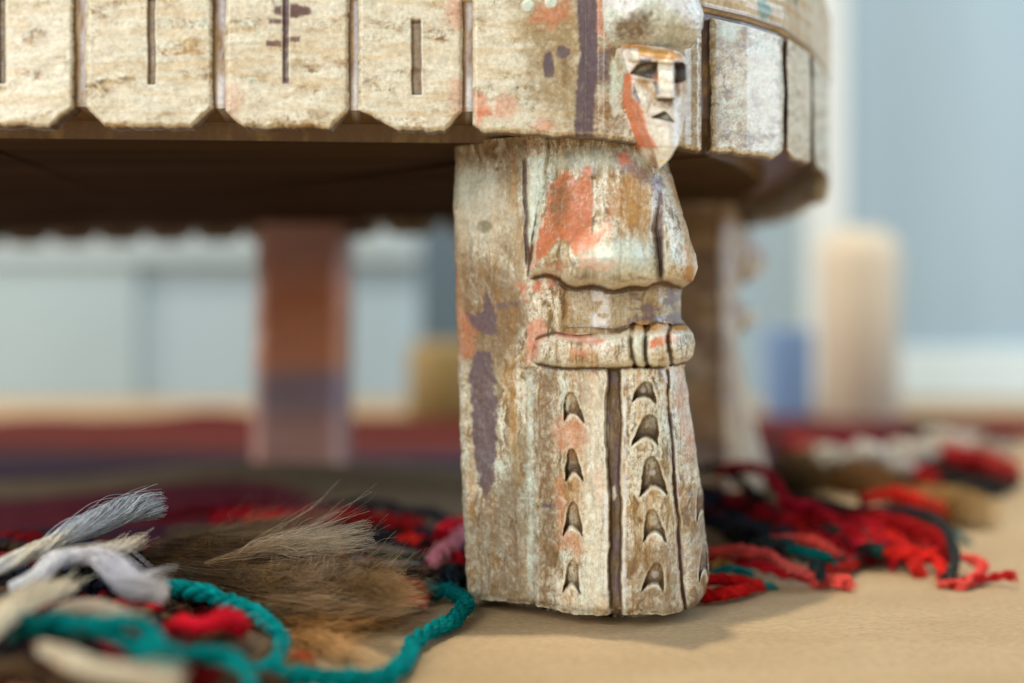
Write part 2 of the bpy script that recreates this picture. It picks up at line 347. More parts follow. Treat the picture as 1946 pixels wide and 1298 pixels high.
# ---- outline of the slab in plan (cm)
fr = [(x, float(APX(x))) for x in list(range(-140, 1340, 60)) + [1340, 1380, 1420, 1460, 1490, 1520, 1545, 1556, 1566, 1574, 1580]]
front = [((x - 973) * K * r, Y0 * r) for x, r in fr]
rest = [(11.0, 47), (11.4, 51), (11.3, 55), (9.4, 59), (5.0, 61), (-5.5, 62.2), (-13.8, 67.0), (-29, 71.5), (-38, 68), (-43, 58), (-44, 46), (-40, 36), (-30, 30.6), (-20, 30.0)]
PATH = np.array(front + rest)
def closed(path, inset):
    c = path.mean(0); n = np.roll(path, -1, 0) - np.roll(path, 1, 0); n = np.stack([n[:, 1], -n[:, 0]], -1); n /= np.linalg.norm(n, axis=1, keepdims=True)
    return path - n * inset
def resample(path, step):  # even steps along the outline
    P = np.vstack([path, path[:1]]); L = np.r_[0, np.cumsum(np.linalg.norm(np.diff(P, axis=0), axis=1))]
    t = np.arange(0, L[-1], step); return np.stack([np.interp(t, L, P[:, 0]), np.interp(t, L, P[:, 1])], -1)
RP = resample(PATH, .07)
def slab(name, levels, mat, colfn, capb=True, capt=True):
    V = []; 
    for ins, z in levels:
        q = closed(RP, ins); V.append(np.c_[q, np.full(len(q), z)])
    n = len(RP); A = np.concatenate(V); Q = gridq(len(levels), n, True); T = []
    i = np.arange(n); j = (i + 1) % n; c0 = len(A); A = np.vstack([A, [[-15, 50, levels[0][1]]], [[-15, 50, levels[-1][1]]]])
    if capb: T.append(np.stack([i * 0 + c0, j, i], -1))
    if capt: T.append(np.stack([i * 0 + c0 + 1, i + (len(levels) - 1) * n, j + (len(levels) - 1) * n], -1))
    return mesh_obj(name, A, Q, np.concatenate(T), mat, stool, colfn(A), smooth=False)
zb = H2Z(352)
i_ = np.arange(len(RP)); q_ = closed(RP, 2.28)
mesh_obj('seat_underside', np.vstack([np.c_[q_, np.full(len(q_), zb + .003)], [[-15, 50, zb + .003]]]), [], np.stack([i_ * 0 + len(q_), (i_ + 1) % len(q_), i_], -1),
         simple_mat('raw_brown_wood', (.115, .072, .036), .9, .45, 18, stretch=(.25, 2, 1), spec=.05), stool, smooth=False)
def core_col(A):
    g = fbm(A[:, 0] * 3, A[:, 1] * .6 + A[:, 2] * 2, 4, 77)
    C = mix(BROWN * .85 + np.zeros((len(A), 3)), TAN * .8, ss(.45, .75, g) * .6)
    px = 973 + A[:, 0] / A[:, 1] * F; z = A[:, 2]; fr_ = (z > zb + .49) & (A[:, 1] < 45) & (px > -140) & (px < 1600)
    Gp = mix(BROWN * 1.7 + np.zeros((len(A), 3)), TAN, ss(.4, .6, fbm(px / 9, z * 3, 4, 78)) * .8)
    for (pa, pb) in ((140, 163), (404, 428), (663, 681), (879, 898)):
        q = (px - pa) / (pb - pa); Gp = mix(Gp, np.array((.60, .58, .62)), ss(.35, .6, q) * ss(1.2, .9, q) * ss(.3, .5, fbm(px / 9, z * 1.4, 3, 79 + pa)) * .9)
        Gp = mix(Gp, WHITE, ss(.3, .45, q) * ss(.85, .7, q) * ss(zb + 1.6, zb + 1.0, z) * (pa > 399) * .9); Gp = mix(Gp, BROWN * 1.2, ss(.3, .05, q) * ss(-.1, 0, q) * .8)
    Gp = mix(Gp, DARK * 1.7, (px > 1325).astype(float) * ss(.3, .5, fbm(px / 9, z * 4, 3, 80)) * .9)
    return np.where(fr_[:, None], Gp, C)
tag(slab('seat_core', [(2.3, zb), (2.2, zb + .46), (.24, zb + .50)] + [(.20, zb + .6 + .2 * q) for q in range(15)] + [(.6, zb + 3.45)], M_PAINT, core_col, capb=False))
def band_col(A):
    u = A[:, 0] * 40; v = A[:, 2] * 40 + A[:, 1] * 40
    C = grime(u, v, 900); C = mix(C, np.array((.72, .52, .25)), np.full(len(A), .62))
    zz = A[:, 2]
    C = mix(C, BROWN * 1.3, ss(.06, .0, np.abs(zz - (zb + 3.28))) * .9)
    for (px, pz, rx, rz, c) in ((1453, 598, 26, 13, (.10, .28, .20)), (1515, 612, 14, 6, (.14, .13, .10))):
        r = float(APX(px)); cx, cy = (px - 973) * K * r, Y0 * r; d = np.hypot(np.hypot(A[:, 0] - cx, A[:, 1] - cy) / (rx * K * 1.1), (zz - H2Z(pz * r * .985)) / (rz * K * 1.6))
        C = mix(C, np.array(c), ss(1.15, .85, d + (fbm(u, v, 3, 31) - .5) * .3) * .85)
    return C
lv = [(.40, zb + 3.15), (.12, zb + 3.20)] + [(.02 + .03 * math.sin(i * 1.7), zb + 3.28 + i * .12) for i in range(20)] + [(.2, zb + 5.75), (.8, zb + 5.85)]
slab('seat_top', lv, M_PAINT, band_col)
# ---- the far and hidden stretches of the panelled edge: plain panels sharing one mesh
def plain_panel_mesh(wd):
    nc, nr = 20, 16; t = np.tile(np.linspace(0, 1, nc), (nr, 1)); s = np.tile(np.linspace(0, 1, nr)[:, None], (1, nc))
    x = (t - .5) * wd; bot = zb - .55 + .45 * np.clip(1 - np.minimum(t, 1 - t) * wd / .5, 0, 1); z = (zb + 3.1) + (bot - zb - 3.1) * s
    y = -(fbm(x * 3, z * 3, 3, 4) - .5) * .1; C = grime((x * 60), z * 60, 40) * .8
    o = relief('carved_panel', x, z, y, .5, C, M_PAINT, None); me = o.data; bpy.data.objects.remove(o); return me
PM = plain_panel_mesh(2.7)
LR = np.vstack([PATH, PATH[:1]]); LL = np.r_[0, np.cumsum(np.linalg.norm(np.diff(LR, axis=0), axis=1))]
s0 = LL[len(front) - 1] + 1.7; s1 = LL[-1] - .3
for t in np.arange(s0, s1, 3.0):
    a = [np.interp(t + d, LL, LR[:, 0]) for d in (-1.3, 0, 1.3)]; b = [np.interp(t + d, LL, LR[:, 1]) for d in (-1.3, 0, 1.3)]
    o = bpy.data.objects.new('carved_panel', PM); COL.objects.link(o); o.parent = stool
    o.location = (a[1] * .01, b[1] * .01, 0); o.rotation_euler = (0, 0, math.atan2(b[2] - b[0], a[2] - a[0]))

# ---- round cap and carved face over the front leg
def relief_px(name, x, y, Y, back, C, mat, parent):
    return relief(name, place(x, Y), CZ + (605 - y) / F * Y, Y, back, C, mat, parent)
nr, nc = 130, 170
s = np.linspace(0, 1, nr)[:, None] * np.ones((1, nc)); y = -75 + s * (89 + 75)
cxl = itp([(-80, 1150), (0, 1146), (30, 1147), (60, 1152), (80, 1162), (90, 1175)]); cxr = itp([(-80, 1330), (0, 1330), (25, 1338), (50, 1336), (75, 1322), (84, 1302), (90, 1290)])
t = .5 - .5 * np.cos(np.linspace(0, np.pi, nc))[None] * np.ones((nr, 1)); x = cxl(y) + (cxr(y) - cxl(y)) * t
y = y + 6 * (t - .3) * s
u = (t - .48) * 2; v = np.clip((y - 0) / 90, -1, 1)
D = .18 + .78 * np.sqrt(np.clip(1 - u ** 2 * .96, 0, 1)) * np.sqrt(np.clip(1 - np.clip(v, 0, 1) ** 2.4 * .97, 0, 1)) + (fbm(x / 40, y / 40, 4, 61) - .5) * .16 + (fbm(x / 7, y / 7, 3, 62) - .5) * .03
C = WHITE * .97 + np.zeros(x.shape + (3,)); n = fbm(x / 40, y / 40, 4, 63); C = mix(C, MINT * 1.15, ss(.45, .65, n) * .6)
n = fbm(x / 9, y / 9, 5, 64, .6)
C = patch(C, x, y, [(1165, 60), (1175, 35), (1220, 22), (1245, 10), (1262, 25), (1330, 50), (1325, 95), (1160, 95)], np.array((.50, .47, .30)), 10, 12, 65, .7, .6)
C = patch(C, x, y, [(1170, 42), (1200, 26), (1235, 24), (1236, 60), (1215, 76), (1172, 72)], BROWN * .95, 6, 10, 66, .85, .5)
C = mix(C, BROWN, ss(.72, .8, vnoise(x / 3.5, y / 3.5, 0, 67)) * .35); C = C * (1.05 - .22 * ss(.45, .8, n))[..., None]
relief_px('round_cap', x, y, Y0 * .992 - D, 1.2, C, M_PAINT, stool)

nr, nc = 300, 200
s = np.linspace(0, 1, nr)[:, None] * np.ones((1, nc)); y0f = 84 + 236 * s
fxl = itp([(84, 1176), (92, 1160), (110, 1154), (135, 1161), (160, 1170), (190, 1177), (220, 1187), (250, 1200), (275, 1216), (300, 1231), (320, 1250)])
fxr = itp([(84, 1205), (90, 1260), (96, 1285), (105, 1300), (125, 1305), (180, 1308), (215, 1303), (250, 1296), (275, 1288), (300, 1274), (320, 1253)])
t = np.linspace(0, 1, nc)[None] * np.ones((nr, 1)); x = fxl(y0f) + (fxr(y0f) - fxl(y0f)) * t; y = y0f
edge = itp([(84, 1180), (110, 1185), (145, 1197), (170, 1200), (200, 1212), (240, 1226), (280, 1243), (320, 1252)])(y)
w = itp([(84, 40), (200, 60), (320, 12)])(y)
D = np.where(x < edge, 1.05 - 1.0 * (edge - x) / np.maximum(edge - fxl(y), 4), 1.05)
D = np.where(x >= edge, 1.05 + .30 * np.clip((x - edge) / w, 0, 1), D)
D -= .75 * np.clip((x - 1275) / 35, 0, 1) ** 1.6
D += .25 * ss(200, 300, y) - .25 * ss(150, 90, y)
brow = ss(96, 104, y - (x - 1230) * .10) * ss(122, 116, y - (x - 1250) * .06); D += .22 * brow * ss(1188, 1205, x)
D -= .35 * ss(96, 86, y)
def eyem(px, py, pts, soft): return ss(soft, -soft, sdpoly(px, py, pts))
eL = eyem(x, y, [(1199, 139), (1212, 123), (1230, 118), (1249, 118), (1249, 150), (1238, 150), (1222, 145)], 2.2)
eR = eyem(x, y, [(1281, 119), (1298, 117), (1305, 125), (1305, 152), (1296, 157), (1281, 158)], 2.2)
D -= .30 * eL * (.55 + .45 * ss(150, 122, y)); D -= .26 * eR; D += eR * .62 * np.clip((x - 1275) / 35, 0, 1) ** 1.6
cheek = ss(1200, 1235, x) * ss(1296, 1282, x) * ss(148, 160, y) * ss(215, 170, y); D -= .16 * cheek
nose = ss(1245, 1253, x + (y - 150) * .05) * ss(1284, 1279, x - (y - 150) * .03) * ss(110, 124, y) * ss(190, 185, y)
D += nose * (.06 + .30 * ss(115, 185, y) + .14 * cheek)
D += .10 * np.exp(-((x - 1225) / 18) ** 2 - ((y - 188) / 26) ** 2) + .08 * np.exp(-((x - 1262) / 20) ** 2 - ((y - 262) / 24) ** 2) - .07 * np.exp(-((x - 1225) / 16) ** 2 - ((y - 235) / 18) ** 2)
D -= .05 * ss(4, 0, np.abs(x - 1240 + (y - 190) * .35)) * ss(186, 194, y) * ss(222, 212, y)
D += .05 * ss(5, 0, np.abs(y - 236)) * ss(1240, 1250, x) * ss(1282, 1272, x)
mo = eyem(x, y, [(1238, 223), (1262, 212), (1267, 214), (1282, 233), (1262, 228)], 1.6); D -= .20 * mo
D -= .10 * ss(3, 0, np.abs(y - 280 - (x - 1230) * .03)) * ss(1225, 1235, x) * .6
D += (fbm(x / 18, y / 18, 4, 71) - .5) * .09 + (fbm(x / 4, y / 4, 3, 72) - .5) * .02
D = np.maximum(D, .05)
C = WHITE * np.array((.93, .86, .76)) + np.zeros(x.shape + (3,))
C = mix(C, CREAM, ss(.4, .6, fbm(x / 20, y / 20, 4, 73)) * .6)
side = ss(2, -2, x - edge)
C = mix(C, TAN, side * ss(.35, .6, fbm(x / 12, y / 20, 4, 74)) * .8); C = mix(C, MINT, side * ss(.5, .62, fbm(x / 9, y / 22, 3, 75)) * .7)
C = patch(C, x, y, [(1188, 140), (1200, 140), (1201, 170), (1200, 185), (1216, 198), (1226, 240), (1246, 282), (1215, 280), (1190, 235), (1180, 200), (1184, 165)], ORANGE, 1.5, 2.5, 76, .97, .12)
C = patch(C, x, y, [(1200, 182), (1216, 196), (1232, 245), (1248, 282), (1228, 278), (1206, 230)], SALMON, 2, 3, 77, .8, .1)
C = patch(C, x, y, [(1174, 86), (1200, 80), (1250, 92), (1292, 96), (1300, 116), (1255, 114), (1215, 106), (1212, 92), (1176, 93)], OCHRE * 1.0, 2, 4, 78, .97, .3)
C = patch(C, x, y, [(1205, 150), (1225, 150), (1245, 172), (1248, 192), (1225, 170)], OCHRE * .8, 4, 5, 79, .9, .3)
C = patch(C, x, y, [(1204, 160), (1210, 175), (1218, 192), (1214, 196), (1204, 178)], np.array((.10, .07, .14)), 1.2, 1.5, 95, .85, .1)
C = patch(C, x, y, [(1285, 175), (1308, 168), (1300, 240), (1290, 250)], TAN, 4, 6, 96, .5)
C = patch(C, x, y, [(1236, 192), (1282, 195), (1275, 206), (1242, 205)], TAN * .8, 3, 4, 97, .6)
C = patch(C, x, y, [(1284, 155), (1305, 150), (1304, 175), (1286, 178)], OCHRE * .9, 4, 5, 80, .7, .3)
C = mix(C, np.array((.34, .27, .14)), eL * .80); C = patch(C, x, y, [(1198, 140), (1228, 132), (1248, 124), (1250, 151), (1237, 151), (1216, 145)], np.array((.05, .045, .04)), 2.5, 2, 98, .9, .1); C = mix(C, np.array((.035, .022, .014)), eR * .97)
C = patch(C, x, y, [(1241, 155), (1250, 155), (1254, 180), (1246, 180)], np.array((.10, .20, .28)), 1.5, 1.5, 81, .8, .1)
C = patch(C, x, y, [(1244, 138), (1251, 136), (1250, 160), (1243, 158)], ORANGE * .9, 1.5, 1.5, 82, .6, .1)
C = patch(C, x, y, [(1246, 184), (1280, 187), (1278, 193), (1250, 192)], DARK, 1.5, 2, 83, .9, .1)
C = patch(C, x, y, [(1217, 112), (1240, 110), (1236, 119), (1216, 126)], np.array((.16, .13, .28)), 1.5, 2, 90, .75, .1)
C = mix(C, np.array((.12, .11, .08)), mo * .9)
C = patch(C, x, y, [(1236, 284), (1290, 286), (1275, 300), (1246, 296)], TAN, 4, 5, 84, .45)
C = patch(C, x, y, [(1232, 292), (1246, 300), (1250, 316), (1238, 306)], OCHRE * .7, 2, 3, 85, .85)
C = patch(C, x, y, ell(1258, 306, 4, 4), np.array((.75, .55, .03)), 1, 1.5, 86, .95, 0)
C = mix(C, BROWN, ss(.88, .96, vnoise(x / 3, y / 3, 0, 87)) * .5)
C = C * (1.03 - .2 * ss(.5, .8, fbm(x / 4, y / 4, 3, 88)))[..., None]
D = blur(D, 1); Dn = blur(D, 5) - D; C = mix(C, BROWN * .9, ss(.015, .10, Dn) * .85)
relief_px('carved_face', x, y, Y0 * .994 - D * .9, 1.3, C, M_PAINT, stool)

# ---- legs
XL = itp([(240, 864), (400, 862), (600, 868), (800, 873), (1000, 880), (1120, 885), (1176, 892)])
XR = itp([(240, 1258), (310, 1275), (400, 1298), (480, 1321), (505, 1325), (530, 1317), (545, 1296), (560, 1293), (605, 1294), (616, 1303), (635, 1318), (655, 1322), (680, 1318), (697, 1303), (705, 1300), (830, 1318), (960, 1335), (1080, 1345), (1130, 1346), (1155, 1341), (1176, 1330)])
GOUGES = [(1087, 777, 20, 29, .45), (1088, 888, 19, 32, .9), (1087, 993, 19, 36, .6), (1088, 1104, 18, 32, .4), (1226, 746, 25, 21, .8), (1233, 818, 26, 30, 1.05), (1241, 908, 28, 38, .95), (1243, 999, 24, 33, .55), (1245, 1098, 22, 29, .5), (1331, 975, 10, 32, .8), (1338, 1088, 9, 36, .8)]
def gouge(x, y, g):
    cx, cy, w, h, dk = g; a = (x - cx) / w; b = (y - cy) / h
    a = a + .16 * np.sin(cy * 1.3) * b + .08 * np.sin(cy * .7); b = b + .03 * np.sin(cx * .3 + cy + x / 5.); top = -1 + 2 * np.abs(a) ** 2.5; bot = 1 - .58 * (1 - np.clip(a * a, 0, 1))
    m = np.minimum(b - top, bot - b) * h
    return ss(-1.5, 3.0, m) * (np.abs(a) < 1.15), b
def leg_depth(x, y, xr):
    ex = ss(0, 30, x - 866) * ss(0, 30, xr - x); x = x + (fbm(x / 24, y / 40, 4, 640, .6) - .5) * 11 * ex; y = y + (fbm(x / 30, y / 24, 3, 641, .5) - .5) * 7
    D = np.interp(x, [860, 985, 1002, 1020, 1080, 1150, 1200, 1262, 1300], [-2.45, -1.18, -1.02, -.92, -.42, -.10, 0, -.12, -.42])
    q = np.clip((x - (xr - 62)) / 62, 0, 1); D = D - 1.75 * (1 - np.sqrt(np.clip(1 - q ** 2 * .985, 0, 1)))
    # chest
    xs = np.interp(y, [285, 515], [1036, 1003]); cr = np.interp(y, [300, 545], [1246, 1256])
    lowl = 545 + 4 * np.sin(x / 13.) - 16 * ss(34, 0, np.abs(x - 1255)) - 22 * ss(1115, 1040, x) - 14 * ss(1300, 1330, x)
    v = np.clip((y - 492) / (lowl - 492), 0, 1.2); A = np.interp(y, [270, 330, 400, 450, 492], [-.45, -.20, .22, .62, .92])
    A = np.where(y > 492, .92 * np.sqrt(np.clip(1 - v ** 2, 0, 1)), A)
    t1 = np.clip((x - xs) / (cr - xs), 0, 1); t2 = np.clip((x - cr) / (xr - cr), 0, 1)
    p = np.where(x < cr, np.sin(np.pi * t1 ** .9) ** .55, np.sin(np.pi * np.clip(t2 * .75, 0, 1)) ** .6 * .85)
    lo = ss(300, 480, y); p = p * lo + (1 - lo) * (.75 + .25 * ss(0, .5, t1))
    m = ss(-2, 7, x - xs) * (y < lowl + 2); D = D + m * (A + .10) * (.30 + .70 * p)
    D = D - .12 * ss(6, 0, np.abs(x - np.interp(y, [285, 515], [997, 1002]))) * ss(520, 480, y) * ss(285, 300, y)
    D = D - .16 * ss(14, 0, np.abs(x - cr)) * ss(320, 420, y) * (y < lowl)
    D = D - .27 * ss(1058, 1082, x) * ss(lowl - 2, lowl + 5, y) * ss(636, 622, y)
    # belt of knobs
    top = np.interp(x, [1010, 1060, 1100, 1180, 1204, 1230, 1250, 1275, 1300, 1325], [648, 634, 640, 632, 617, 620, 614, 620, 617, 624]); bt = np.interp(x, [1010, 1060, 1150, 1200, 1240, 1325], [690, 698, 700, 697, 699, 690])
    v = (y - (top + bt) / 2) / ((bt - top) / 2); prof = np.sqrt(np.clip(1 - np.abs(v) ** 2.6, 0, 1)); D = D + .46 * prof * ss(1008, 1030, x)
    for gx, wd in ((1202, 5), (1229, 5), (1274, 5)):
        D = D - .24 * ss(wd + 3, 0, np.abs(x - gx - 3 * np.sin(y / 18.))) * (np.abs(v) < 1.05)
    D = D + .06 * np.sin(np.clip((x - 1231) / 42, 0, 1) * np.pi) * prof + .06 * np.sin(np.clip((x - 1276) / 44, 0, 1) * np.pi) * prof
    # skirt
    k = ss(698, 706, y)
    D = D - k * .10 * ss(1022, 1014, x) * ss(950, 1012, x)
    D = D + k * .05 * ss(10, 0, np.abs(x - 1021))
    a0 = np.interp(y, [700, 1180], [1152, 1160]) + 2 * np.sin(y / 47.); a1 = np.interp(y, [700, 1180], [1178, 1182]) + 2 * np.sin(y / 31.)
    D = D - k * .22 * ss(-2, 4, x - a0) * ss(3, -3, x - a1) * (.75 + .4 * fbm(x / 20, y / 50, 3, 642))
    D = D + k * .05 * (ss(12, 0, np.abs(x - a0 + 4)) + ss(12, 0, np.abs(x - a1 - 5)))
    gx = np.interp(y, [700, 1180], [1266, 1301]); D = D - k * (.10 + .12 * fbm(x / 40, y / 40, 3, 643)) * ss(6, 0, np.abs(x - gx))
    D = D + k * .08 * np.sin(np.clip((x - a1) / (gx - a1), 0, 1) * np.pi)
    G = np.zeros(x.shape)
    for g in GOUGES:
        m, b = gouge(x, y, g); D = D - m * (.10 + .24 * np.clip(b * .5 + .5, 0, 1)) * (.6 + .4 * g[4]); G = np.maximum(G, m * np.minimum(1, g[4] * 1.1) * (.6 + .4 * ss(-.6, .3, b)))
    # flared chips at the foot
    D = D - .10 * ss(1150, 1180, y) * fbm(x / 18, y / 18, 3, 5) 
    return D, G
def leg_paint(x, y, D, G, tone=0):
    C = grime(x, y, 500, True)
    sd = ss(1010, 1000, x)                                # flat side of the leg
    C = mix(C, np.array((.42, .36, .23)), sd * ss(.38, .62, fbm(x / 16, y / 60, 5, 502, .6)) * .6)
    C = patch(C, x, y, [(860, 255), (1000, 255), (990, 330), (940, 300), (900, 330), (862, 300)], BROWN * 1.25, 20, 24, 503, .75, .3)
    C = patch(C, x, y, ell(900, 345, 42, 50), MINT * 1.02, 12, 18, 504, .7); C = patch(C, x, y, ell(930, 400, 60, 60), CREAM * 1.0, 20, 25, 554, .55)
    C = patch(C, x, y, ell(921, 420, 15, 13), np.array((.27, .23, .13)), 2, 3, 505, .8, .1)
    C = patch(C, x, y, [(862, 470), (920, 490), (985, 540), (1000, 640), (960, 700), (870, 690), (864, 560)], BROWN * 1.35, 18, 26, 506, .75, .4)
    C = patch(C, x, y, [(862, 495), (872, 520), (876, 580), (905, 600), (905, 680), (870, 690)], np.array((.55, .20, .08)), 6, 14, 507, .75, .35)
    C = patch(C, x, y, [(924, 548), (934, 575), (944, 600), (945, 640), (915, 635), (897, 620), (882, 590), (905, 598), (918, 590)], AUB * 1.15, 2, 5, 508, .92, .15)
    C = patch(C, x, y, [(945, 577), (990, 570), (990, 580), (945, 585)], AUB * 1.2, 3, 4, 509, .8)
    C = patch(C, x, y, [(905, 668), (932, 672), (942, 740), (946, 850), (938, 930), (925, 985), (912, 940), (900, 880), (896, 800), (892, 720)], AUB * 1.1, 2.5, 8, 510, .93, .15)
    C = patch(C, x, y, [(885, 985), (1005, 900), (1012, 1165), (890, 1150)], BROWN * 1.2, 22, 30, 511, .7, .45)
    C = patch(C, x, y, [(1000, 700), (1016, 700), (1018, 1165), (1005, 1165), (1002, 900)], MINT * 1.1, 3, 7, 512, .5, .5)
    C = patch(C, x, y, [(992, 290), (1000, 290), (1005, 500), (998, 500)], AUB * 1.3, 2, 4, 513, .85, .2)
    # bevel strip and chest
    C = patch(C, x, y, [(1003, 290), (1040, 285), (1030, 400), (1008, 500), (1003, 400)], MINT * 1.15, 4, 7, 514, .85, .3)
    C = patch(C, x, y, ell(1150, 300, 110, 22), MINT, 10, 12, 515, .6)
    C = patch(C, x, y, [(1045, 345), (1078, 320), (1085, 330), (1098, 345), (1112, 305), (1122, 315), (1128, 400), (1120, 450), (1150, 440), (1128, 480), (1095, 490), (1080, 460), (1060, 455), (1035, 490), (1003, 517), (1010, 470), (1030, 420)], np.array((.68, .21, .085)), 2.5, 7, 516, .93, .42)
    C = patch(C, x, y, [(1046, 350), (1080, 335), (1085, 400), (1060, 430), (1040, 400)], BROWN * 1.4, 8, 14, 517, .8, .4)
    C = patch(C, x, y, [(1165, 285), (1192, 282), (1215, 310), (1250, 330), (1258, 360), (1225, 350), (1180, 325)], AUB * 1.5, 5, 10, 518, .75, .4)
    C = patch(C, x, y, [(1170, 285), (1190, 285), (1200, 310), (1180, 312)], ORANGE * .95, 4, 7, 519, .7, .3)
    C = patch(C, x, y, [(1160, 360), (1210, 335), (1250, 375), (1235, 440), (1180, 440), (1155, 410)], OCHRE * .95, 12, 22, 520, .7, .5)
    C = patch(C, x, y, [(1140, 440), (1165, 380), (1160, 455), (1110, 455)], SALMON, 6, 10, 560, .5)
    C = patch(C, x, y, [(1240, 330), (1262, 330), (1262, 420), (1258, 540), (1250, 540), (1246, 420)], AUB * 1.4, 4, 6, 521, .72, .35)
    C = patch(C, x, y, [(1268, 320), (1285, 330), (1322, 480), (1318, 535), (1300, 540), (1300, 440)], OCHRE * 1.2, 6, 12, 522, .75, .3)
    C = patch(C, x, y, [(1110, 470), (1250, 470), (1250, 525), (1090, 525)], MINT * 1.12, 14, 20, 523, .6, .3)
    C = patch(C, x, y, [(1110, 490), (1170, 500), (1160, 520), (1090, 515)], SALMON * 1.05, 4, 12, 524, .45)
    # cheeks left of neck
    for p, c, a in (([(1015, 530), (1030, 535), (1028, 560), (1012, 545)], ORANGE * .85, .8), ([(985, 535), (1000, 540), (1004, 575), (990, 560)], ORANGE * .8, .7), ([(1002, 610), (1035, 600), (1038, 640), (1020, 680), (1000, 690)], SALMON * .95, .85), ([(1035, 505), (1075, 495), (1060, 540), (1042, 545)], SALMON, .5)):
        C = patch(C, x, y, p, c, 3, 7, 525 + int(p[0][0]) % 17, a, .3)
    # neck band
    nk = ss(1063, 1085, x) * ss(540, 548, y) * ss(628, 618, y)
    C = mix(C, TAN * .85, nk * .65); C = mix(C, WHITE, nk * ss(1118, 1130, x) * ss(1165, 1150, x) * .8 * ss(.3, .5, fbm(x / 12, y / 12, 3, 527)))
    C = mix(C, AUB * 1.5, nk * ss(.45, .6, fbm(x / 22, y / 12, 4, 528)) * ss(1180, 1220, x) * .8)
    C = patch(C, x, y, [(1190, 605), (1300, 595), (1300, 618), (1195, 620)], AUB * 1.3, 4, 6, 529, .75)
    # belt
    C = patch(C, x, y, [(1054, 630), (1100, 634), (1150, 644), (1148, 652), (1100, 650), (1056, 642)], np.array((.78, .27, .18)), 2, 3, 530, .92, .15)
    C = patch(C, x, y, [(1060, 628), (1200, 618), (1200, 640), (1150, 645)], OCHRE * .75, 4, 6, 531, .7, .35)
    C = patch(C, x, y, [(1204, 612), (1325, 612), (1322, 632), (1204, 632)], OCHRE * 1.25, 3, 5, 532, .85, .3)
    C = patch(C, x, y, [(1232, 648), (1272, 632), (1272, 650), (1235, 662)], ORANGE * 1.05, 2, 3, 533, .92, .15); C = patch(C, x, y, [(1276, 634), (1292, 640), (1290, 648), (1277, 650)], ORANGE, 2, 3, 534, .8, .2)
    C = patch(C, x, y, [(1075, 662), (1120, 662), (1118, 680), (1085, 678)], SALMON * 1.08, 4, 8, 535, .5)
    C = patch(C, x, y, [(1205, 640), (1226, 640), (1226, 690), (1207, 690)], MINT * 1.1, 3, 4, 536, .7)
    # skirt
    C = patch(C, x, y, [(1020, 705), (1052, 705), (1060, 1000), (1050, 1165), (1022, 1165)], BROWN * 1.4, 12, 20, 537, .88, .35)
    C = patch(C, x, y, [(1050, 820), (1070, 790), (1110, 800), (1120, 840), (1090, 870), (1060, 860)], np.array((.68, .27, .12)), 7, 12, 538, .72, .4)
    C = patch(C, x, y, [(1055, 930), (1075, 900), (1075, 1010), (1100, 1020), (1110, 1060), (1060, 1050)], np.array((.68, .27, .12)), 7, 12, 539, .6, .45)
    C = patch(C, x, y, [(1130, 900), (1146, 880), (1148, 950), (1132, 960)], SALMON * 1.15, 4, 8, 540, .55)
    C = patch(C, x, y, [(1108, 720), (1150, 720), (1152, 1160), (1108, 1150)], CREAM * 1.08, 10, 14, 541, .6, .3)
    C = patch(C, x, y, [(1042, 1040), (1062, 1040), (1062, 1085), (1042, 1085)], BROWN * 1.3, 4, 6, 542, .7); C = patch(C, x, y, [(1028, 965), (1052, 966), (1052, 974), (1028, 975)], AUB * 1.2, 2, 3, 543, .85)
    gr = ss(-1, 3, x - 1155) * ss(3, -1, x - 1180) * ss(700, 712, y); C = mix(C, BROWN * .85, gr * .9); C = mix(C, AUB * 1.3, gr * ss(.45, .6, fbm(x / 10, y / 40, 3, 544)) * .8)
    C = patch(C, x, y, [(1161, 930), (1168, 925), (1172, 945), (1165, 955)], CREAM, 1.5, 2, 545, .9, .1)
    C = mix(C, WHITE * 1.05, ss(4.5, 1, np.abs(x - 1150.5)) * ss(715, 740, y) * ss(1150, 1100, y) * ss(.35, .5, fbm(x / 9, y / 30, 3, 546)) * .8); C = mix(C, WHITE * 1.05, ss(6, 1, np.abs(x - 1187)) * ss(705, 720, y) * .8 * ss(.3, .48, fbm(x / 9, y / 34, 3, 547)))  # white highlights along the groove edges, painted into the colour
    C = patch(C, x, y, [(1195, 1035), (1290, 1035), (1300, 1180), (1195, 1170)], BROWN * 1.5, 16, 22, 548, .65, .45)
    gx = np.interp(y, [700, 1180], [1266, 1301]); C = mix(C, AUB * 1.3, ss(6, 1, np.abs(x - gx - 2)) * ss(.3, .5, fbm(x / 14, y / 30, 4, 644)) * ss(700, 712, y) * .85)
    C = patch(C, x, y, [(1278, 705), (1300, 705), (1320, 860), (1312, 900), (1290, 800)], SALMON * .9, 5, 10, 549, .5)
    C = patch(C, x, y, [(1258, 700), (1285, 700), (1280, 735), (1262, 730)], WHITE * 1.05, 3, 5, 550, .7)
    C = patch(C, x, y, [(1310, 950), (1346, 930), (1346, 1165), (1316, 1165)], BROWN * 1.6, 9, 14, 551, .65, .4)
    C = mix(C, np.array((.12, .095, .07)), np.clip(G, 0, 1) * .95 * (.65 + .35 * ss(.35, .5, fbm(x / 14, y / 14, 3, 552))))
    C = patch(C, x, y, [(1255, 330), (1262, 420), (1266, 540), (1246, 545), (1240, 420)], AUB * 1.3, 3, 5, 570, .5)
    C = patch(C, x, y, [(1090, 528), (1240, 528), (1245, 548), (1090, 545)], BROWN * 1.5, 5, 8, 571, .6, .5); C = patch(C, x, y, [(1262, 525), (1322, 520), (1310, 545), (1262, 545)], OCHRE * .8, 4, 7, 572, .7)
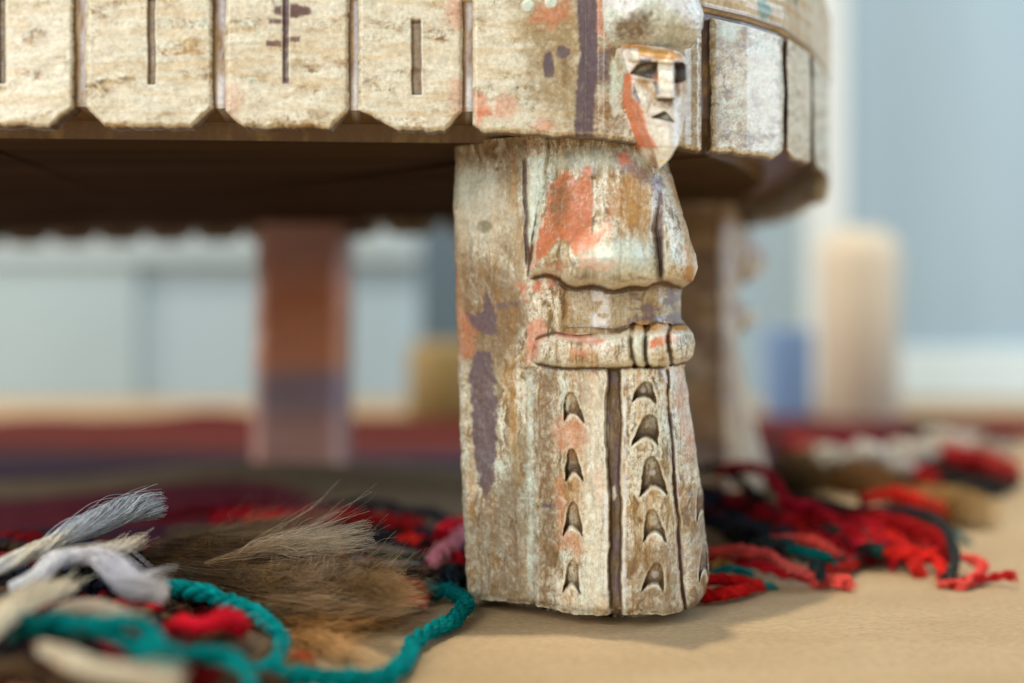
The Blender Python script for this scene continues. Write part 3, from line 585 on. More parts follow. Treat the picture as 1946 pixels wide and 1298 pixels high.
    C = mix(C, WHITE * .8, ss(8, 3, np.hypot(x - 1240, y - 900)) * .8); C = mix(C, WHITE * .85, ss(8, 3, np.hypot(x - 1222, y - 742)) * .6); C = mix(C, CREAM * .9, ss(13, 6, np.hypot(x - 1243, y - 992)) * .6); C = mix(C, WHITE * .8, ss(9, 5, np.hypot(x - 1245, y - 1094)) * .7)
    # foot: worn pale edge and dirt
    C = mix(C, CREAM * 1.05, ss(1158, 1168, y) * ss(.45, .58, fbm(x / 10, y / 10, 4, 553)) * .8 * ss(1290, 1250, x)); C = mix(C, BROWN * .8, ss(1140, 1165, y) * ss(1290, 1320, x) * .7)
    return C
def build_leg(name, nf, nrow, label=None, paint=leg_paint, remap=None, plain=False):
    s = np.linspace(0, 1, nrow)[:, None]
    y1 = 1175.0; ys = 246 + (y1 - 246) * s
    t = np.linspace(0, 1, nf)[None]; t = np.where(t < .75, t / .75 * .80, .80 + .20 * np.sin((t - .75) / .25 * np.pi / 2)) * np.ones((nrow, 1))
    xr = XR(ys) + (fbm(ys / 30, ys * 0, 3, 601) - .5) * 4; xl = XL(ys) + (fbm(ys / 25, ys * 0 + 3, 4, 602) - .5) * 6
    x = xl + (xr - xl) * t; y = ys + 0 * x
    D, G = leg_depth(x, y, xr)
    if plain: D = D * .12 - 1.1; G = G * 0; x = x[-1:] + 0 * y + (y - 1175) * .02
    D = D + (fbm(x / 60, y / 110, 4, 603) - .5) * .12 + (fbm(x / 9, y / 40, 4, 604, .6) - .5) * .030 + (fbm(x / 4, y / 6, 3, 605, .6) - .5) * .010
    D = D - .14 * ss(10, 0, x - xl) 
    # chips at the bottom rim
    D = D - .16 * ss(1150, 1175, y) ** 2
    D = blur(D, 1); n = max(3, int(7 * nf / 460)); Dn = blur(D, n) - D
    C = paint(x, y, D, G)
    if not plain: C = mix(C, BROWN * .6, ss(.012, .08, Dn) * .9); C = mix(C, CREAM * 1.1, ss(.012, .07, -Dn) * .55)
    rag = (fbm(x / 16, x * 0 + 2, 4, 606, .6) - .5) * 12 + 5 * np.sin(x / 37.)
    yz = y - np.clip((y - 1110) / 62, 0, 1) * (np.clip(rag, -9, 9) * .5 + 1)
    Z = (1180 - yz) * K; Y = Y0 - D
    # back of the leg
    nb = 40; u = np.linspace(0, 1, nb + 2)[1:-1][None]
    dR = D[:, -1:]; dL = D[:, :1]
    cu = np.array([0, .06, .3, .42, .58, .72, .95, 1]); bx = np.array([1, .998, .965, .86, .2, .045, .0, 0.]); bd = np.array([0, -.4, -3.2, -4.3, -4.35, -3.2, -.25, 0])
    X0 = x[:, :1] + (x[:, -1:] - x[:, :1]) * np.interp(u, cu, bx); DB = dR + (dL - dR) * u + np.interp(u, cu, bd) + (fbm(u * 20 + 0 * ys, ys / 60, 3, 607) - .5) * .2
    CB = paint(864 + 140 * np.abs(((u * 1.2) % 2) - 1) + 0 * ys, ys + 0 * u, DB, 0 * DB)
    ZB = (1180 - np.minimum(ys + 0 * u, 1170)) * K
    Xw = place(x, Y); XB = (X0 - 973) / F * (Y0 + 1.0) + 0 * DB
    A = np.stack([np.concatenate([Xw, XB], 1), np.concatenate([Y, Y0 - DB], 1), np.concatenate([Z, ZB], 1)], -1); CC = np.concatenate([C, CB], 1)
    # foot: bevel under, then close
    last = A[-1]; cc = last.mean(0); rows = [A.reshape(-1, 3)]; cols = [CC.reshape(-1, 3)]; extra = 5
    for f, z in ((.98, .05), (.94, .03), (.86, .02), (.80, FL + .10), (.78, FL + .005)):
        r = cc + (last - cc) * f; r[:, 1] += (1 - f) * 4.5; r[:, 2] = z + (last[:, 2] * .5 if f > .97 else 0); rows.append(r); cols.append(CC[-1] * .8)
    V = np.concatenate(rows); Cc = np.concatenate(cols); m = A.shape[1]; Q = gridq(nrow + extra, m, True)[:, ::-1]
    o = len(V); V = np.vstack([V, [[cc[0], cc[1] + .4, FL + .005]], [[A[0, :, 0].mean(), A[0, :, 1].mean(), A[0, :, 2].mean()]]]); Cc = np.vstack([Cc, [BROWN, BROWN]])
    i = np.arange(m); j = (i + 1) % m; b = (nrow + extra - 1) * m
    T = np.concatenate([np.stack([b + i, b + j, i * 0 + o], -1), np.stack([j, i, i * 0 + o + 1], -1)])
    if remap is not None: V = remap(V)
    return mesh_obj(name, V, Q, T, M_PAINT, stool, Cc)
fl = build_leg('carved_leg', 470, 640); tag(fl, 'front leg carved as a robed figure, cream paint with orange and brown stains')
LC = np.array([place(1110, Y0 + 2.2), Y0 + 2.2])       # axis of the leg
def rear(cx, cyd, ang, zfn, sc=1.0):
    def f(V):
        p = (V[:, :2] - LC) * sc; c, s = math.cos(ang), math.sin(ang)
        q = np.stack([p[:, 0] * c - p[:, 1] * s + cx, p[:, 0] * s + p[:, 1] * c + cyd], -1)
        return np.c_[q, zfn(V[:, 2])]
    return f
def right_paint(x, y, D, G):
    C = grime(x, y, 700, True); C = mix(C, np.array((.46, .38, .24)), np.full(x.shape, .4)) * np.array((1.0, .90, .84))
    C = mix(C, AUB * 1.5, ss(1020, 1000, x) * .0 + ss(.5, .7, fbm(x / 30, y / 80, 3, 701)) * .5)
    C = patch(C, x, y, ell(1120, 400, 45, 45), np.array((.62, .10, .07)), 6, 12, 702, .9); return mix(C, TAN, G * .4)
zt = lambda z: np.interp(z, [0, 6.26, 8.4, 12.3], [FL + .3, 7.05, 9.1, 12.25]); zt_ = 0
def prof_right(f):
    def g(V):
        V = f(V); cx = place(1375, 53.5); zk = [CZ - (yy - 605) / F * 53.5 for yy in (900, 880, 760, 700, 645, 612, 592, 560, 530, 490, 440, 400, 370)]
        tg = np.interp(V[:, 2], zk, [place(xx, 53.5) - cx for xx in (1478, 1474, 1440, 1424, 1406, 1442, 1448, 1406, 1430, 1456, 1442, 1402, 1396)])
        hw = np.percentile(V[:, 0] - cx, 98); m = V[:, 0] > cx; V[m, 0] = cx + (V[m, 0] - cx) / hw * tg[m] * 1.0; return V
    return g
o = build_leg('carved_leg', 120, 170, paint=right_paint, remap=prof_right(rear(place(1375, 53.5) - .0, 53.5, math.radians(82), zt))); tag(o, 'right rear leg in profile, grey brown with a red spot')
def left_paint(x, y, D, G):
    C = grime(x, y, 800, True) * .55; C = mix(C, np.array((.17, .10, .08)), np.full(x.shape, .6))
    C = patch(C, x, y, [(930, 300), (1010, 300), (1330, 800), (1300, 900), (960, 900), (900, 700)], np.array((.60, .17, .07)), 30, 40, 801, .85, .3)
    return C
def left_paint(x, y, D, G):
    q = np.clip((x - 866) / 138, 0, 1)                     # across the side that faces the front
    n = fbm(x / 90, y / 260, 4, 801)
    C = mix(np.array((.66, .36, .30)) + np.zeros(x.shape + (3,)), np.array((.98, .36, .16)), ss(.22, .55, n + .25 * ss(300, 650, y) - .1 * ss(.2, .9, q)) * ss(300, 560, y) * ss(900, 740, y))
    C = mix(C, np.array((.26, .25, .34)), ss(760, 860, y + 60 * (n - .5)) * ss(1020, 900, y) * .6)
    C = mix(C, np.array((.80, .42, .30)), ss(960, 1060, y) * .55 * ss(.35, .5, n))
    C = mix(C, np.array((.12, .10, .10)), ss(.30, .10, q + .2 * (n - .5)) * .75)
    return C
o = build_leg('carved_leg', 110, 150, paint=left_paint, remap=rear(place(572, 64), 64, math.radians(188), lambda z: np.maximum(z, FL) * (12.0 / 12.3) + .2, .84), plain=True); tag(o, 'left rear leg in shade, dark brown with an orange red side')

# ================================================================== RUG
rug = empty('striped_rug', (0, 0, 0), 'striped dark red and tan woven rug with long tangled wool fringe lying under the stool', 'rug')
E0 = np.array((-1.6, 42.5)); ED = np.array((.66, .751)); EN = np.array((-.751, .66))
nu, nv = 260, 200
tt = np.linspace(-26, 66, nu)[None] * np.ones((nv, 1)); vv = np.linspace(0, 1, nv)[:, None] * np.ones((1, nu)); vv = vv * 62
X = E0[0] + ED[0] * tt + EN[0] * vv + (fbm(tt / 3, vv * 0, 3, 6) - .5) * 1.2 * (vv < 1); Yw = E0[1] + ED[1] * tt + EN[1] * vv
# keep it short of the wall
Yw = np.where(Yw > 96, 96 + (Yw - 96) * .02, Yw)
hump = .9 * np.exp(-((X + 10) / 9) ** 2 - ((Yw - 55) / 7) ** 2) + .35 * np.exp(-((X + 24) / 10) ** 2 - ((Yw - 92) / 3) ** 2) + .45 * np.exp(-((X + 22) / 3.2) ** 2 - ((Yw - 93) / 2.0) ** 2)
und = (fbm(X / 12, Yw / 5, 3, 8) - .4) * .55
flat = 1 - np.clip(1.3 - np.hypot(X - place(572, 64), Yw - 64) / 4.5, 0, 1); flat2 = 1 - np.clip(1.3 - np.hypot(X - place(1385, 53.5), Yw - 53.5) / 4.5, 0, 1)
Zr = FL + .05 + (np.maximum(und, 0) + hump) * flat * flat2 * ss(0, 3, vv) + .22 * ss(0, .6, vv) * (.3 + .7 * flat * flat2)
warp = Yw + (fbm(X / 14, Yw / 14, 2, 9) - .5) * 2.5 - hump * 2.0
wz = ss(-12, -4, X) * ss(16, 6, X); warp = warp + wz * ((54.5 + (warp - 54.5) * .5) - warp) * ss(70, 60, Yw)
bands = [(0, (.02, .015, .03)), (40, (.30, .012, .05)), (43.0, (.09, .03, .09)), (44.3, (.36, .02, .05)), (49.0, (.30, .03, .07)), (50.0, (.42, .30, .17)), (56.5, (.40, .28, .16)), (57.3, (.09, .04, .08)), (63.5, (.09, .05, .12)), (64.5, (.16, .09, .13)), (69.5, (.15, .08, .11)), (70.5, (.20, .03, .03)), (78, (.24, .045, .022)), (86, (.22, .02, .018)), (100, (.2, .02, .018))]
bp = [b[0] for b in bands]; C = np.stack([np.interp(warp, bp, [b[1][k] for b in bands]) for k in range(3)], -1)
C = C * .60 + .004; lum = C.mean(-1, keepdims=True); C = lum + (C - lum) * .85
C = C * (.75 + .5 * vnoise(X * 5, Yw * 5, 0, 12))[..., None]
Cg = C.copy()
V = np.stack([X, Yw, Zr], -1).reshape(-1, 3); Q = gridq(nv, nu)
Vb = V.copy(); Vb[:, 2] = FL + .01
idx = np.arange(nu * nv).reshape(nv, nu); ring = np.concatenate([idx[0], idx[1:, -1], idx[-1, -2::-1], idx[-2:0:-1, 0]])
R = V[ring].copy(); R[:, 2] = FL + .01; off = len(V); i = np.arange(len(ring)); j = (i + 1) % len(ring)
Q = np.vstack([Q, np.stack([ring[j], ring[i], off + i, off + j], -1)])
mesh_obj('woven_cloth', np.vstack([V, R]), Q, [], M_CLOTH, rug, np.vstack([C.reshape(-1, 3), C.reshape(-1, 3)[ring]]))

# ---- yarn: control points are photo column, row and height above the table (cm)
def P3(x, y, h):
    h = min(h, 5.5) + FL; Y = F * (CZ - h) / (y - 605); return np.array(((x - 973) / F * Y, Y, h))
def spline(pts, n):
    P = np.array(pts, float); P = np.vstack([2 * P[0] - P[1], P, 2 * P[-1] - P[-2]]); m = len(P) - 3; t = np.linspace(0, m - 1e-6, n); i = t.astype(int); f = (t - i)[:, None]
    a, b, c, d = P[i], P[i + 1], P[i + 2], P[i + 3]
    return .5 * (2 * b + (c - a) * f + (2 * a - 5 * b + 4 * c - d) * f ** 2 + (3 * b - a - 3 * c + d) * f ** 3)
def frames(c):
    T = np.gradient(c, axis=0); T /= np.linalg.norm(T, axis=1, keepdims=True) + 1e-9
    up = np.array((0, 0, 1.)); N = np.cross(T, up); N /= np.linalg.norm(N, axis=1, keepdims=True) + 1e-6; B = np.cross(N, T); return T, N, B
class Strands:
    """many thin tapering tubes gathered into one mesh"""
    def __init__(s): s.V = []; s.Q = []; s.C = []; s.n = 0
    def add(s, paths, rad, cols, sides=3):
        """paths (k, m, 3), rad (k, m), cols (k, m, 3)"""
        k, m, _ = paths.shape; T = np.gradient(paths, axis=1); T /= np.linalg.norm(T, axis=2, keepdims=True) + 1e-9
        ref = np.array((.13, .31, .94)); N = np.cross(T, ref); N /= np.linalg.norm(N, axis=2, keepdims=True) + 1e-9; B = np.cross(T, N)
        a = np.arange(sides) * 2 * np.pi / sides
        V = paths[:, :, None] + rad[:, :, None, None] * (N[:, :, None] * np.cos(a)[:, None] + B[:, :, None] * np.sin(a)[:, None])
        q = gridq(m, sides, True); Q = (q[None] + (np.arange(k) * m * sides)[:, None, None]).reshape(-1, 4) + s.n
        s.V.append(V.reshape(-1, 3)); s.Q.append(Q); s.C.append(np.repeat(cols[:, :, None], sides, 2).reshape(-1, 3)); s.n += k * m * sides
    def build(s, name, mat, parent):
        V = np.concatenate(s.V); V[:, 2] = np.maximum(V[:, 2], FL + .012)
        return mesh_obj(name, V, np.concatenate(s.Q), [], mat, parent, np.concatenate(s.C))
def colours(col, k, m, var=.25, path=None):
    c = np.array(col, float)
    if c.ndim == 2:      # gradient along the strand
        t = np.linspace(0, len(c) - 1, m); c = np.stack([np.interp(t, range(len(c)), c[:, q]) for q in range(3)], -1)[None]
    else: c = c[None, None] 
    return np.clip(c * (1 + (RNG.random((k, 1, 1)) - .5) * 2 * var) * (1 + (RNG.random((k, m, 1)) - .5) * var), 0, 1) + np.zeros((k, m, 3))
def yarn(pts, r, col, plies=3, pitch=1.1, fuzz=60, name='yarn_strand', label=None, rpts=None, fibres=26, fray=.22):
    pts = [P3(*p) for p in pts]; L = sum(np.linalg.norm(pts[i + 1] - pts[i]) for i in range(len(pts) - 1)); m = max(16, int(L / .07))
    m = min(m, 260)
    c = spline(pts, m); c = c + np.stack([(vnoise(np.linspace(0, L * 1.3, m), np.full(m, q * 9. + r * 77 + pts[0][0])) - .5) for q in range(3)], -1) * .16
    c[:, 2] = np.maximum(c[:, 2], FL + r * .9); T, N, B = frames(c)
    rr = r * (np.interp(np.linspace(0, 1, m), np.linspace(0, 1, len(rpts)), rpts) if rpts else np.ones(m)) * (.9 + .25 * vnoise(np.linspace(0, L * 2, m), np.full(m, 3.3 + r * 50)))
    ph0 = RNG.random() * 6.28; s = np.linspace(0, L, m); S = Strands(); axis = []; pitch *= 1.1; r = r * .9; ph0 += 0
    for p in range(plies):
        ph = ph0 + 2 * np.pi * p / plies + 2 * np.pi * s / pitch + 2.6 * vnoise(s * .8, s * 0 + ph0); off = rr * (.50 if plies > 1 else 0) * (.7 + .6 * vnoise(s * 1.7, s * 0 + p * 5.5))
        a = c + N * (off * np.cos(ph))[:, None] + B * (off * np.sin(ph))[:, None]; axis.append(a); pr = rr * (.58 if plies > 1 else .9) * (.8 + .4 * vnoise(s * 2.3 + 9, s * 0 + p * 3.1 + ph0))
        cc = colours(col, 1, m, .12) * (.55 + .75 * vnoise(s * 3.1, s * 0 + p * 2.2 + ph0))[None, :, None]
        S.add(a[None], pr[None] * .93, cc * .82, 9)
        # fibres wound round the ply
        k = fibres; t0 = RNG.random((k, 1)) * 2 * np.pi; turns = 2 * np.pi * s[None] / (pitch * (.8 + .3 * RNG.random((k, 1))));
        rad = pr[None] * (.86 + .25 * RNG.random((k, 1)) + .08 * np.sin(s[None] * (3 + 5 * RNG.random((k, 1))) + t0))
        path = a[None] + N[None] * (rad * np.cos(t0 - turns))[..., None] + B[None] * (rad * np.sin(t0 - turns))[..., None]
        S.add(path, np.full((k, m), .012) * (1 + r), colours(col, k, m, .34) * (.75 + .45 * vnoise(s * 2.1, s * 0 + p * 4.4 + ph0))[None, :, None])
        if fray:
            e = 8; d = RNG.normal(size=(30, 1, 3)) * .3 + T[-1]; d /= np.linalg.norm(d, axis=2, keepdims=True); tt_ = np.linspace(0, 1, e)[None, :, None]
            path = a[-1] + RNG.normal(size=(30, 1, 3)) * r * .3 + d * tt_ * fray * (.4 + .8 * RNG.random((30, 1, 1))); path[..., 2] -= tt_[..., 0] ** 2 * .1
            S.add(path, .011 * (1 - .6 * tt_[..., 0]) * np.ones((30, 1)), colours(np.array(col)[-1] if np.ndim(col) == 2 else col, 30, e, .3))
    if fuzz:
        k = int(fuzz * L / 2); i = RNG.integers(0, m, k); d = RNG.normal(size=(k, 3)); d /= np.linalg.norm(d, axis=1, keepdims=True)
        st = c[i] + d * rr[i][:, None] * .85; e = 5; tt_ = np.linspace(0, 1, e)[None, :, None]; ln = (.10 + .42 * RNG.random((k, 1, 1)) ** 2)
        tg = T[i] * (RNG.random((k, 1)) * 2 - .6); path = st[:, None] + (d[:, None] * .7 + tg[:, None]) * tt_ * ln + RNG.normal(size=(k, 1, 3)) * tt_ ** 2 * .06
        S.add(path, .0045 * (1 - .5 * tt_[..., 0]) * np.ones((k, 1)), colours(np.array(col)[0] if np.ndim(col) == 2 else col, k, e, .35))
    o = S.build(name, M_WOOL, rug)
    if label: o['label'] = label
    return o
def lock(pts, r0, r1, col, n=260, rf=.0062, name='hair_tuft', label=None, wav=.13, tip=.5, rpts=None, mat=None, curl=0.):
    """loose bundle of hair or unspun wool, fanning at the end"""
    pts = [P3(*p) for p in pts]; L = sum(np.linalg.norm(pts[i + 1] - pts[i]) for i in range(len(pts) - 1)); m = 26
    c = spline(pts, m); T, N, B = frames(c); t = np.linspace(0, 1, m)
    R = np.interp(t, np.linspace(0, 1, len(rpts)), rpts)[None] * r0 if rpts else (r0 + (r1 - r0) * t ** 1.5)[None]
    n = int(n * (1.7 if mat is None else 1.2)); a = RNG.random((n, 1)) * 2 * np.pi; q = np.sqrt(RNG.random((n, 1)))
    wx = q * np.cos(a); wy = q * np.sin(a) * .6; fr_ = 1 + 3 * RNG.random((n, 1)); ph = RNG.random((n, 1)) * 6.28
    if mat is not None: a = a + 5.0 * t[None]; wx = q * np.cos(a); wy = q * np.sin(a) * .75
    ox = R * wx + wav * np.sin(t[None] * fr_ * 3 + ph) * (.3 + t[None]) * RNG.random((n, 1)) * 1.2; oy = R * wy + wav * .6 * np.cos(t[None] * fr_ * 4 + ph) * (.3 + t[None])
    stray = (RNG.random((n, 1)) < .28) * RNG.normal(size=(n, 1)) * (.2 if mat else .6); oy = oy + np.abs(stray) * t[None] ** 2 * .7; ox = ox + stray * t[None] ** 2
    ends = 1 - tip * RNG.random((n, 1)) + .04; st = RNG.random((n, 1)) ** 1.5 * .45 - .04
    u = st + (ends - st) * t[None]; ui = np.clip(u, 0, 1) * (m - 1); i0 = np.clip(ui.astype(int), 0, m - 2); f = (ui - i0)[..., None]
    cc = c[i0] * (1 - f) + c[i0 + 1] * f + T[-1] * np.clip(u - 1, 0, 1)[..., None] * L
    path = cc + N[i0] * ox[..., None] + B[i0] * oy[..., None]
    if curl: path = path + curl * np.stack([np.sin(u * 30 + ph), np.cos(u * 26 + ph), np.sin(u * 34 + ph * 2)], -1)
    S = Strands(); cl_ = colours(col, n, m, .45); cl_ = cl_ * (np.array((1.18, 1.0, .80)) if mat is None else 1.0); pale = RNG.random((n, 1, 1)) < .05; cl_ = np.where(pale & (mat is None), cl_ * 1.2 + .12, cl_)
    S.add(path, rf * (1 - .65 * t[None]) * (.7 + .6 * RNG.random((n, 1))), cl_)
    o = S.build(name, mat or M_HAIR, rug)
    if label: o['label'] = label
    return o
RED = (.86, .030, .020); CRIM = (.62, .014, .030); DKRED = (.20, .008, .012); TEAL = (.0, .235, .225); TEALD = (.0, .11, .10); NAVY = (.022, .028, .045); BLACK = (.018, .016, .016)
CRW = (.82, .71, .52); BLW = (.76, .83, .90); PINK = (.62, .22, .27); BRN = (.10, .060, .030); OLV = (.105, .063, .022); AMB = (.48, .27, .08); GRN = (.015, .07, .055); CORAL = (.92, .11, .08); PALE = (.62, .56, .46)
def jig(pts, dx, dy, dh=0): return [(a + random.uniform(-dx, dx), b + random.uniform(-dy, dy), max(.1, h + random.uniform(-dh, dh))) for a, b, h in pts]
# --- left pile: bedding of dark strands first
FAN = [(( -60, 1030, 1.0), (80, 1040, 1.2), (200, 1050, 1.2), (330, 1080, .9)), ((-60, 1100, 1.0), (90, 1085, 1.2), (210, 1110, 1.1), (320, 1130, .8)), ((-60, 1150, 1.0), (60, 1140, 1.2), (190, 1150, 1.0), (330, 1170, .7)),
       ((-60, 1210, .9), (70, 1230, 1.0), (200, 1230, .9), (340, 1240, .6)), ((-60, 1290, 1.1), (60, 1275, 1.1), (160, 1290, .9), (300, 1310, .5)), ((150, 1180, .7), (280, 1190, .7), (400, 1215, .5), (520, 1250, .3)),
       ((200, 1270, .6), (300, 1275, .6), (400, 1290, .4), (500, 1300, .3)), ((520, 1040, .5), (620, 1050, .5), (720, 1065, .4), (860, 1080, .3)), ((560, 1020, .5), (660, 1015, .5), (760, 1040, .4), (870, 1050, .3))]
cyc = [NAVY, BLACK, BRN, GRN, NAVY, BRN, DKRED, BLACK]
for q, base in enumerate(FAN):
    for k in range(7):
        c = cyc[(q * 3 + k) % 8] if q < 7 else [NAVY, DKRED, BLACK, GRN, CRIM][k % 5]
        if q in (5, 6): c = [BRN, OLV, DKRED, BRN, BLACK, (.25, .14, .07)][k % 6]
        yarn(jig(base, 30, 20, .35), random.uniform(.16, .24), c, 2, 1.2, 30, fibres=14)
# red and dark strands behind the fur
for p, r, c in (([(300, 985, .9), (420, 965, 1.0), (520, 960, .8)], .16, DKRED), ([(470, 1000, .8), (520, 995, .9), (570, 1000, .7)], .22, RED), ([(570, 995, 1.0), (680, 985, 1.1), (800, 995, .9)], .26, (.34, .012, .014)), ([(600, 968, .8), (690, 958, .9), (800, 975, .8), (880, 1000, .6)], .18, NAVY),
                ([(755, 1033, .7), (785, 1028, .8), (812, 1034, .6)], .20, RED), ([(815, 1075, .7), (845, 1045, .9), (885, 1012, .9)], .26, PINK), ([(830, 1012, 1.2), (870, 998, 1.2), (930, 995, 1.0)], .25, CRIM), ([(740, 1000, .6), (840, 1020, .7), (930, 1060, .6)], .2, NAVY),
                ([(700, 1060, .4), (770, 1070, .4), (830, 1080, .4), (900, 1070, .4)], .24, GRN), ([(760, 1090, .4), (810, 1098, .5), (860, 1085, .6), (910, 1090, .4)], .24, BLACK), ([(450, 1020, .8), (560, 1010, .9), (680, 1010, .8)], .2, (.07, .02, .04)),
                ([(400, 990, .9), (470, 975, 1.0), (560, 975, .9), (660, 975, .8)], .2, CRIM), ([(880, 1100, .3), (850, 1085, .4), (815, 1088, .4), (790, 1108, .3)], .24, TEALD)):
    yarn(p, r, c, 2, 1.0, 50, fibres=18)
# fur tassel
for k in range(26):
    yarn(jig([(290, 1085, .5), (410, 1105, .5), (530, 1120, .4), (650, 1140, .2)], 60, 38, .25), random.uniform(.18, .26), [(.06, .04, .02), BRN, BLACK, (.10, .07, .035)][k % 4], 2, 1.2, 60, fibres=14, fray=.5)
FUR = 'tuft of brown animal hair with pale tips beside the teal yarn'
for p, r0, r1, c, n, kw in (
    ([(300, 1060, 1.3), (430, 1060, 1.5), (560, 1080, 1.2), (680, 1105, .8)], .9, .7, [OLV, OLV, (.20, .14, .08)], 900, {}),
    ([(310, 1095, 1.0), (450, 1110, 1.1), (590, 1135, .9), (760, 1150, .45)], .8, .5, [(.12, .085, .045), OLV, (.26, .19, .10)], 900, {}),
    ([(340, 1040, 1.5), (440, 1040, 1.6), (540, 1050, 1.5), (640, 1060, 1.3)], .7, .55, [(.16, .115, .06), (.22, .16, .09), (.30, .23, .14)], 600, {}),
    ([(390, 1075, 1.5), (450, 1058, 1.7), (510, 1042, 1.9), (590, 1036, 2.0), (700, 1022, 2.2)], .22, .62, [(.22, .155, .08), (.42, .33, .22), (.60, .54, .44), (.60, .62, .58)], 300, dict(tip=.35, rpts=[.6, .8, .9, 1.5, 2.6], label='pale hair tip fanning above the brown fur')),
    ([(480, 1078, 1.4), (580, 1074, 1.5), (680, 1080, 1.3), (760, 1092, 1.1)], .2, .3, [(.3, .23, .15), (.55, .45, .33)], 120, dict(wav=.14)),
    ([(380, 1110, .9), (520, 1140, .9), (660, 1148, .8), (800, 1142, .9)], .45, .45, [OLV, (.30, .22, .12), (.55, .47, .35)], 420, {}),
    ([(560, 1150, .5), (640, 1160, .6), (700, 1168, .5), (760, 1175, .3)], .3, .45, [(.3, .2, .09), AMB, (.55, .33, .12)], 220, dict(curl=.03)),
    ([(420, 1150, .5), (520, 1170, .5), (610, 1190, .35), (700, 1205, .2)], .5, .5, [BRN, (.22, .14, .06), AMB], 240, {}),
    ([(300, 1038, 1.6), (420, 1012, 1.8), (540, 990, 1.9), (655, 968, 1.9)], .14, .12, [(.2, .15, .1), (.33, .26, .19)], 90, {}),
    ([(520, 1200, .2), (580, 1215, .2), (640, 1240, .15), (690, 1262, .1)], .25, .5, [AMB, (.55, .36, .16), (.66, .48, .26)], 200, {}),
    ([(470, 1180, .3), (540, 1195, .25), (600, 1210, .2), (660, 1215, .1)], .4, .5, [(.2, .12, .05), (.42, .24, .08)], 140, dict(curl=.03)),
    ([(500, 1105, 1.2), (570, 1100, 1.4), (620, 1090, 1.5), (670, 1060, 1.8)], .12, .3, [(.3, .22, .15), (.45, .36, .27)], 60, dict(wav=.25)),
    ([(330, 1015, 1.2), (430, 1020, 1.3), (530, 1022, 1.2), (640, 1020, 1.0)], .5, .4, [(.10, .07, .05), (.15, .11, .07)], 420, {})):
    lock(p, r0, r1, c, n, **({'label': FUR} | kw))
for k in range(16):
    x0 = random.uniform(360, 640); y0 = random.uniform(1035, 1130); l = random.uniform(110, 210); dy = random.uniform(-45, 18)
    lock([(x0, y0, 1.0), (x0 + l * .4, y0 - 4, 1.3), (x0 + l * .75, y0 + dy * .5, 1.4), (x0 + l, y0 + dy, 1.5)], .14, random.uniform(.2, .4), [(.10, .065, .03), random.choice([(.24, .17, .09), (.16, .11, .05)]), random.choice([(.60, .52, .40), (.40, .30, .18), (.30, .20, .09)])], random.randint(50, 110), label=FUR, wav=.18)
# reds near the fur tips
yarn([(570, 1092, .75), (640, 1082, .95), (700, 1090, .9), (790, 1108, .7)], .19, [(.55, .015, .03), (.60, .016, .03), (.40, .012, .02)], 2, 2.2, 60, rpts=[.5, 1.1, 1, .9, .4])
yarn([(690, 1150, .4), (740, 1138, .5), (795, 1142, .4)], .17, RED, 2, 1.6, 50)
yarn([(700, 1108, .55), (750, 1118, .5), (800, 1132, .35)], .16, CRIM, 2, 1.6, 40)
yarn([(610, 1112, .7), (660, 1115, .7), (720, 1122, .6)], .17, [(.03, .04, .06), (.08, .12, .18)], 1, 1.2, 50, rpts=[.6, 1, .9])
yarn([(660, 1060, .9), (730, 1072, .8), (790, 1078, .6)], .10, (.30, .33, .36), 1, 1, 30)
yarn([(700, 1042, .8), (760, 1050, .8), (800, 1060, .6)], .12, (.22, .18, .14), 1, 1, 40)
# white and cream locks, front left
WL = 'pale unspun wool lock lying on dark strands'
lock([(-30, 1092, 2.0), (35, 1062, 2.2), (100, 1032, 2.4), (170, 998, 2.7), (235, 970, 2.9), (300, 965, 2.9)], .3, .3, [BLW, CRW, BLW, BLW, (.66, .74, .82)], 420, .012, 'wool_lock', 'pale blue white wool lock lifting to a frayed end', .05, .12, [.55, .9, .6, 1.3, 1.5, 1.2], M_WOOL)
lock([(20, 1118, 1.8), (70, 1098, 2.0), (105, 1066, 2.3), (150, 1058, 2.3), (200, 1066, 2.2), (245, 1112, 1.9), (305, 1130, 1.7)], .26, .2, [BLW, (.74, .76, .80), (.78, .74, .72), (.66, .68, .78), (.78, .72, .68)], 420, .013, 'wool_lock', 'white wool lock arching and drooping above the teal yarn', .05, .08, [.55, 1, 1, .9, 1.0, 1.1, .9], M_WOOL)
lock([(105, 1062, 2.2), (170, 1052, 2.3), (220, 1044, 2.3), (270, 1032, 2.3)], .2, .2, [(.74, .64, .56), (.76, .68, .58), CRW], 240, .012, 'wool_lock', WL, .05, .15, [.7, 1, 1, .7], M_WOOL)
lock([(-40, 1205, 2.0), (10, 1168, 2.1), (60, 1135, 2.1), (125, 1118, 1.9)], .28, .2, CRW, 260, .013, 'wool_lock', WL, .05, .08, [1, 1.1, 1, .9], M_WOOL)
lock([(95, 1168, 1.7), (150, 1155, 1.8), (200, 1165, 1.7), (250, 1195, 1.5)], .22, .2, (.60, .50, .38), 200, .013, 'wool_lock', WL, .05, .08, [.7, 1, 1, .8], M_WOOL)
lock([(80, 1230, 1.8), (130, 1252, 1.8), (190, 1278, 1.7), (260, 1292, 1.6), (330, 1305, 1.5)], .22, .2, CRW, 240, .013, 'wool_lock', WL, .05, .08, [.6, 1, 1, 1, .8], M_WOOL)
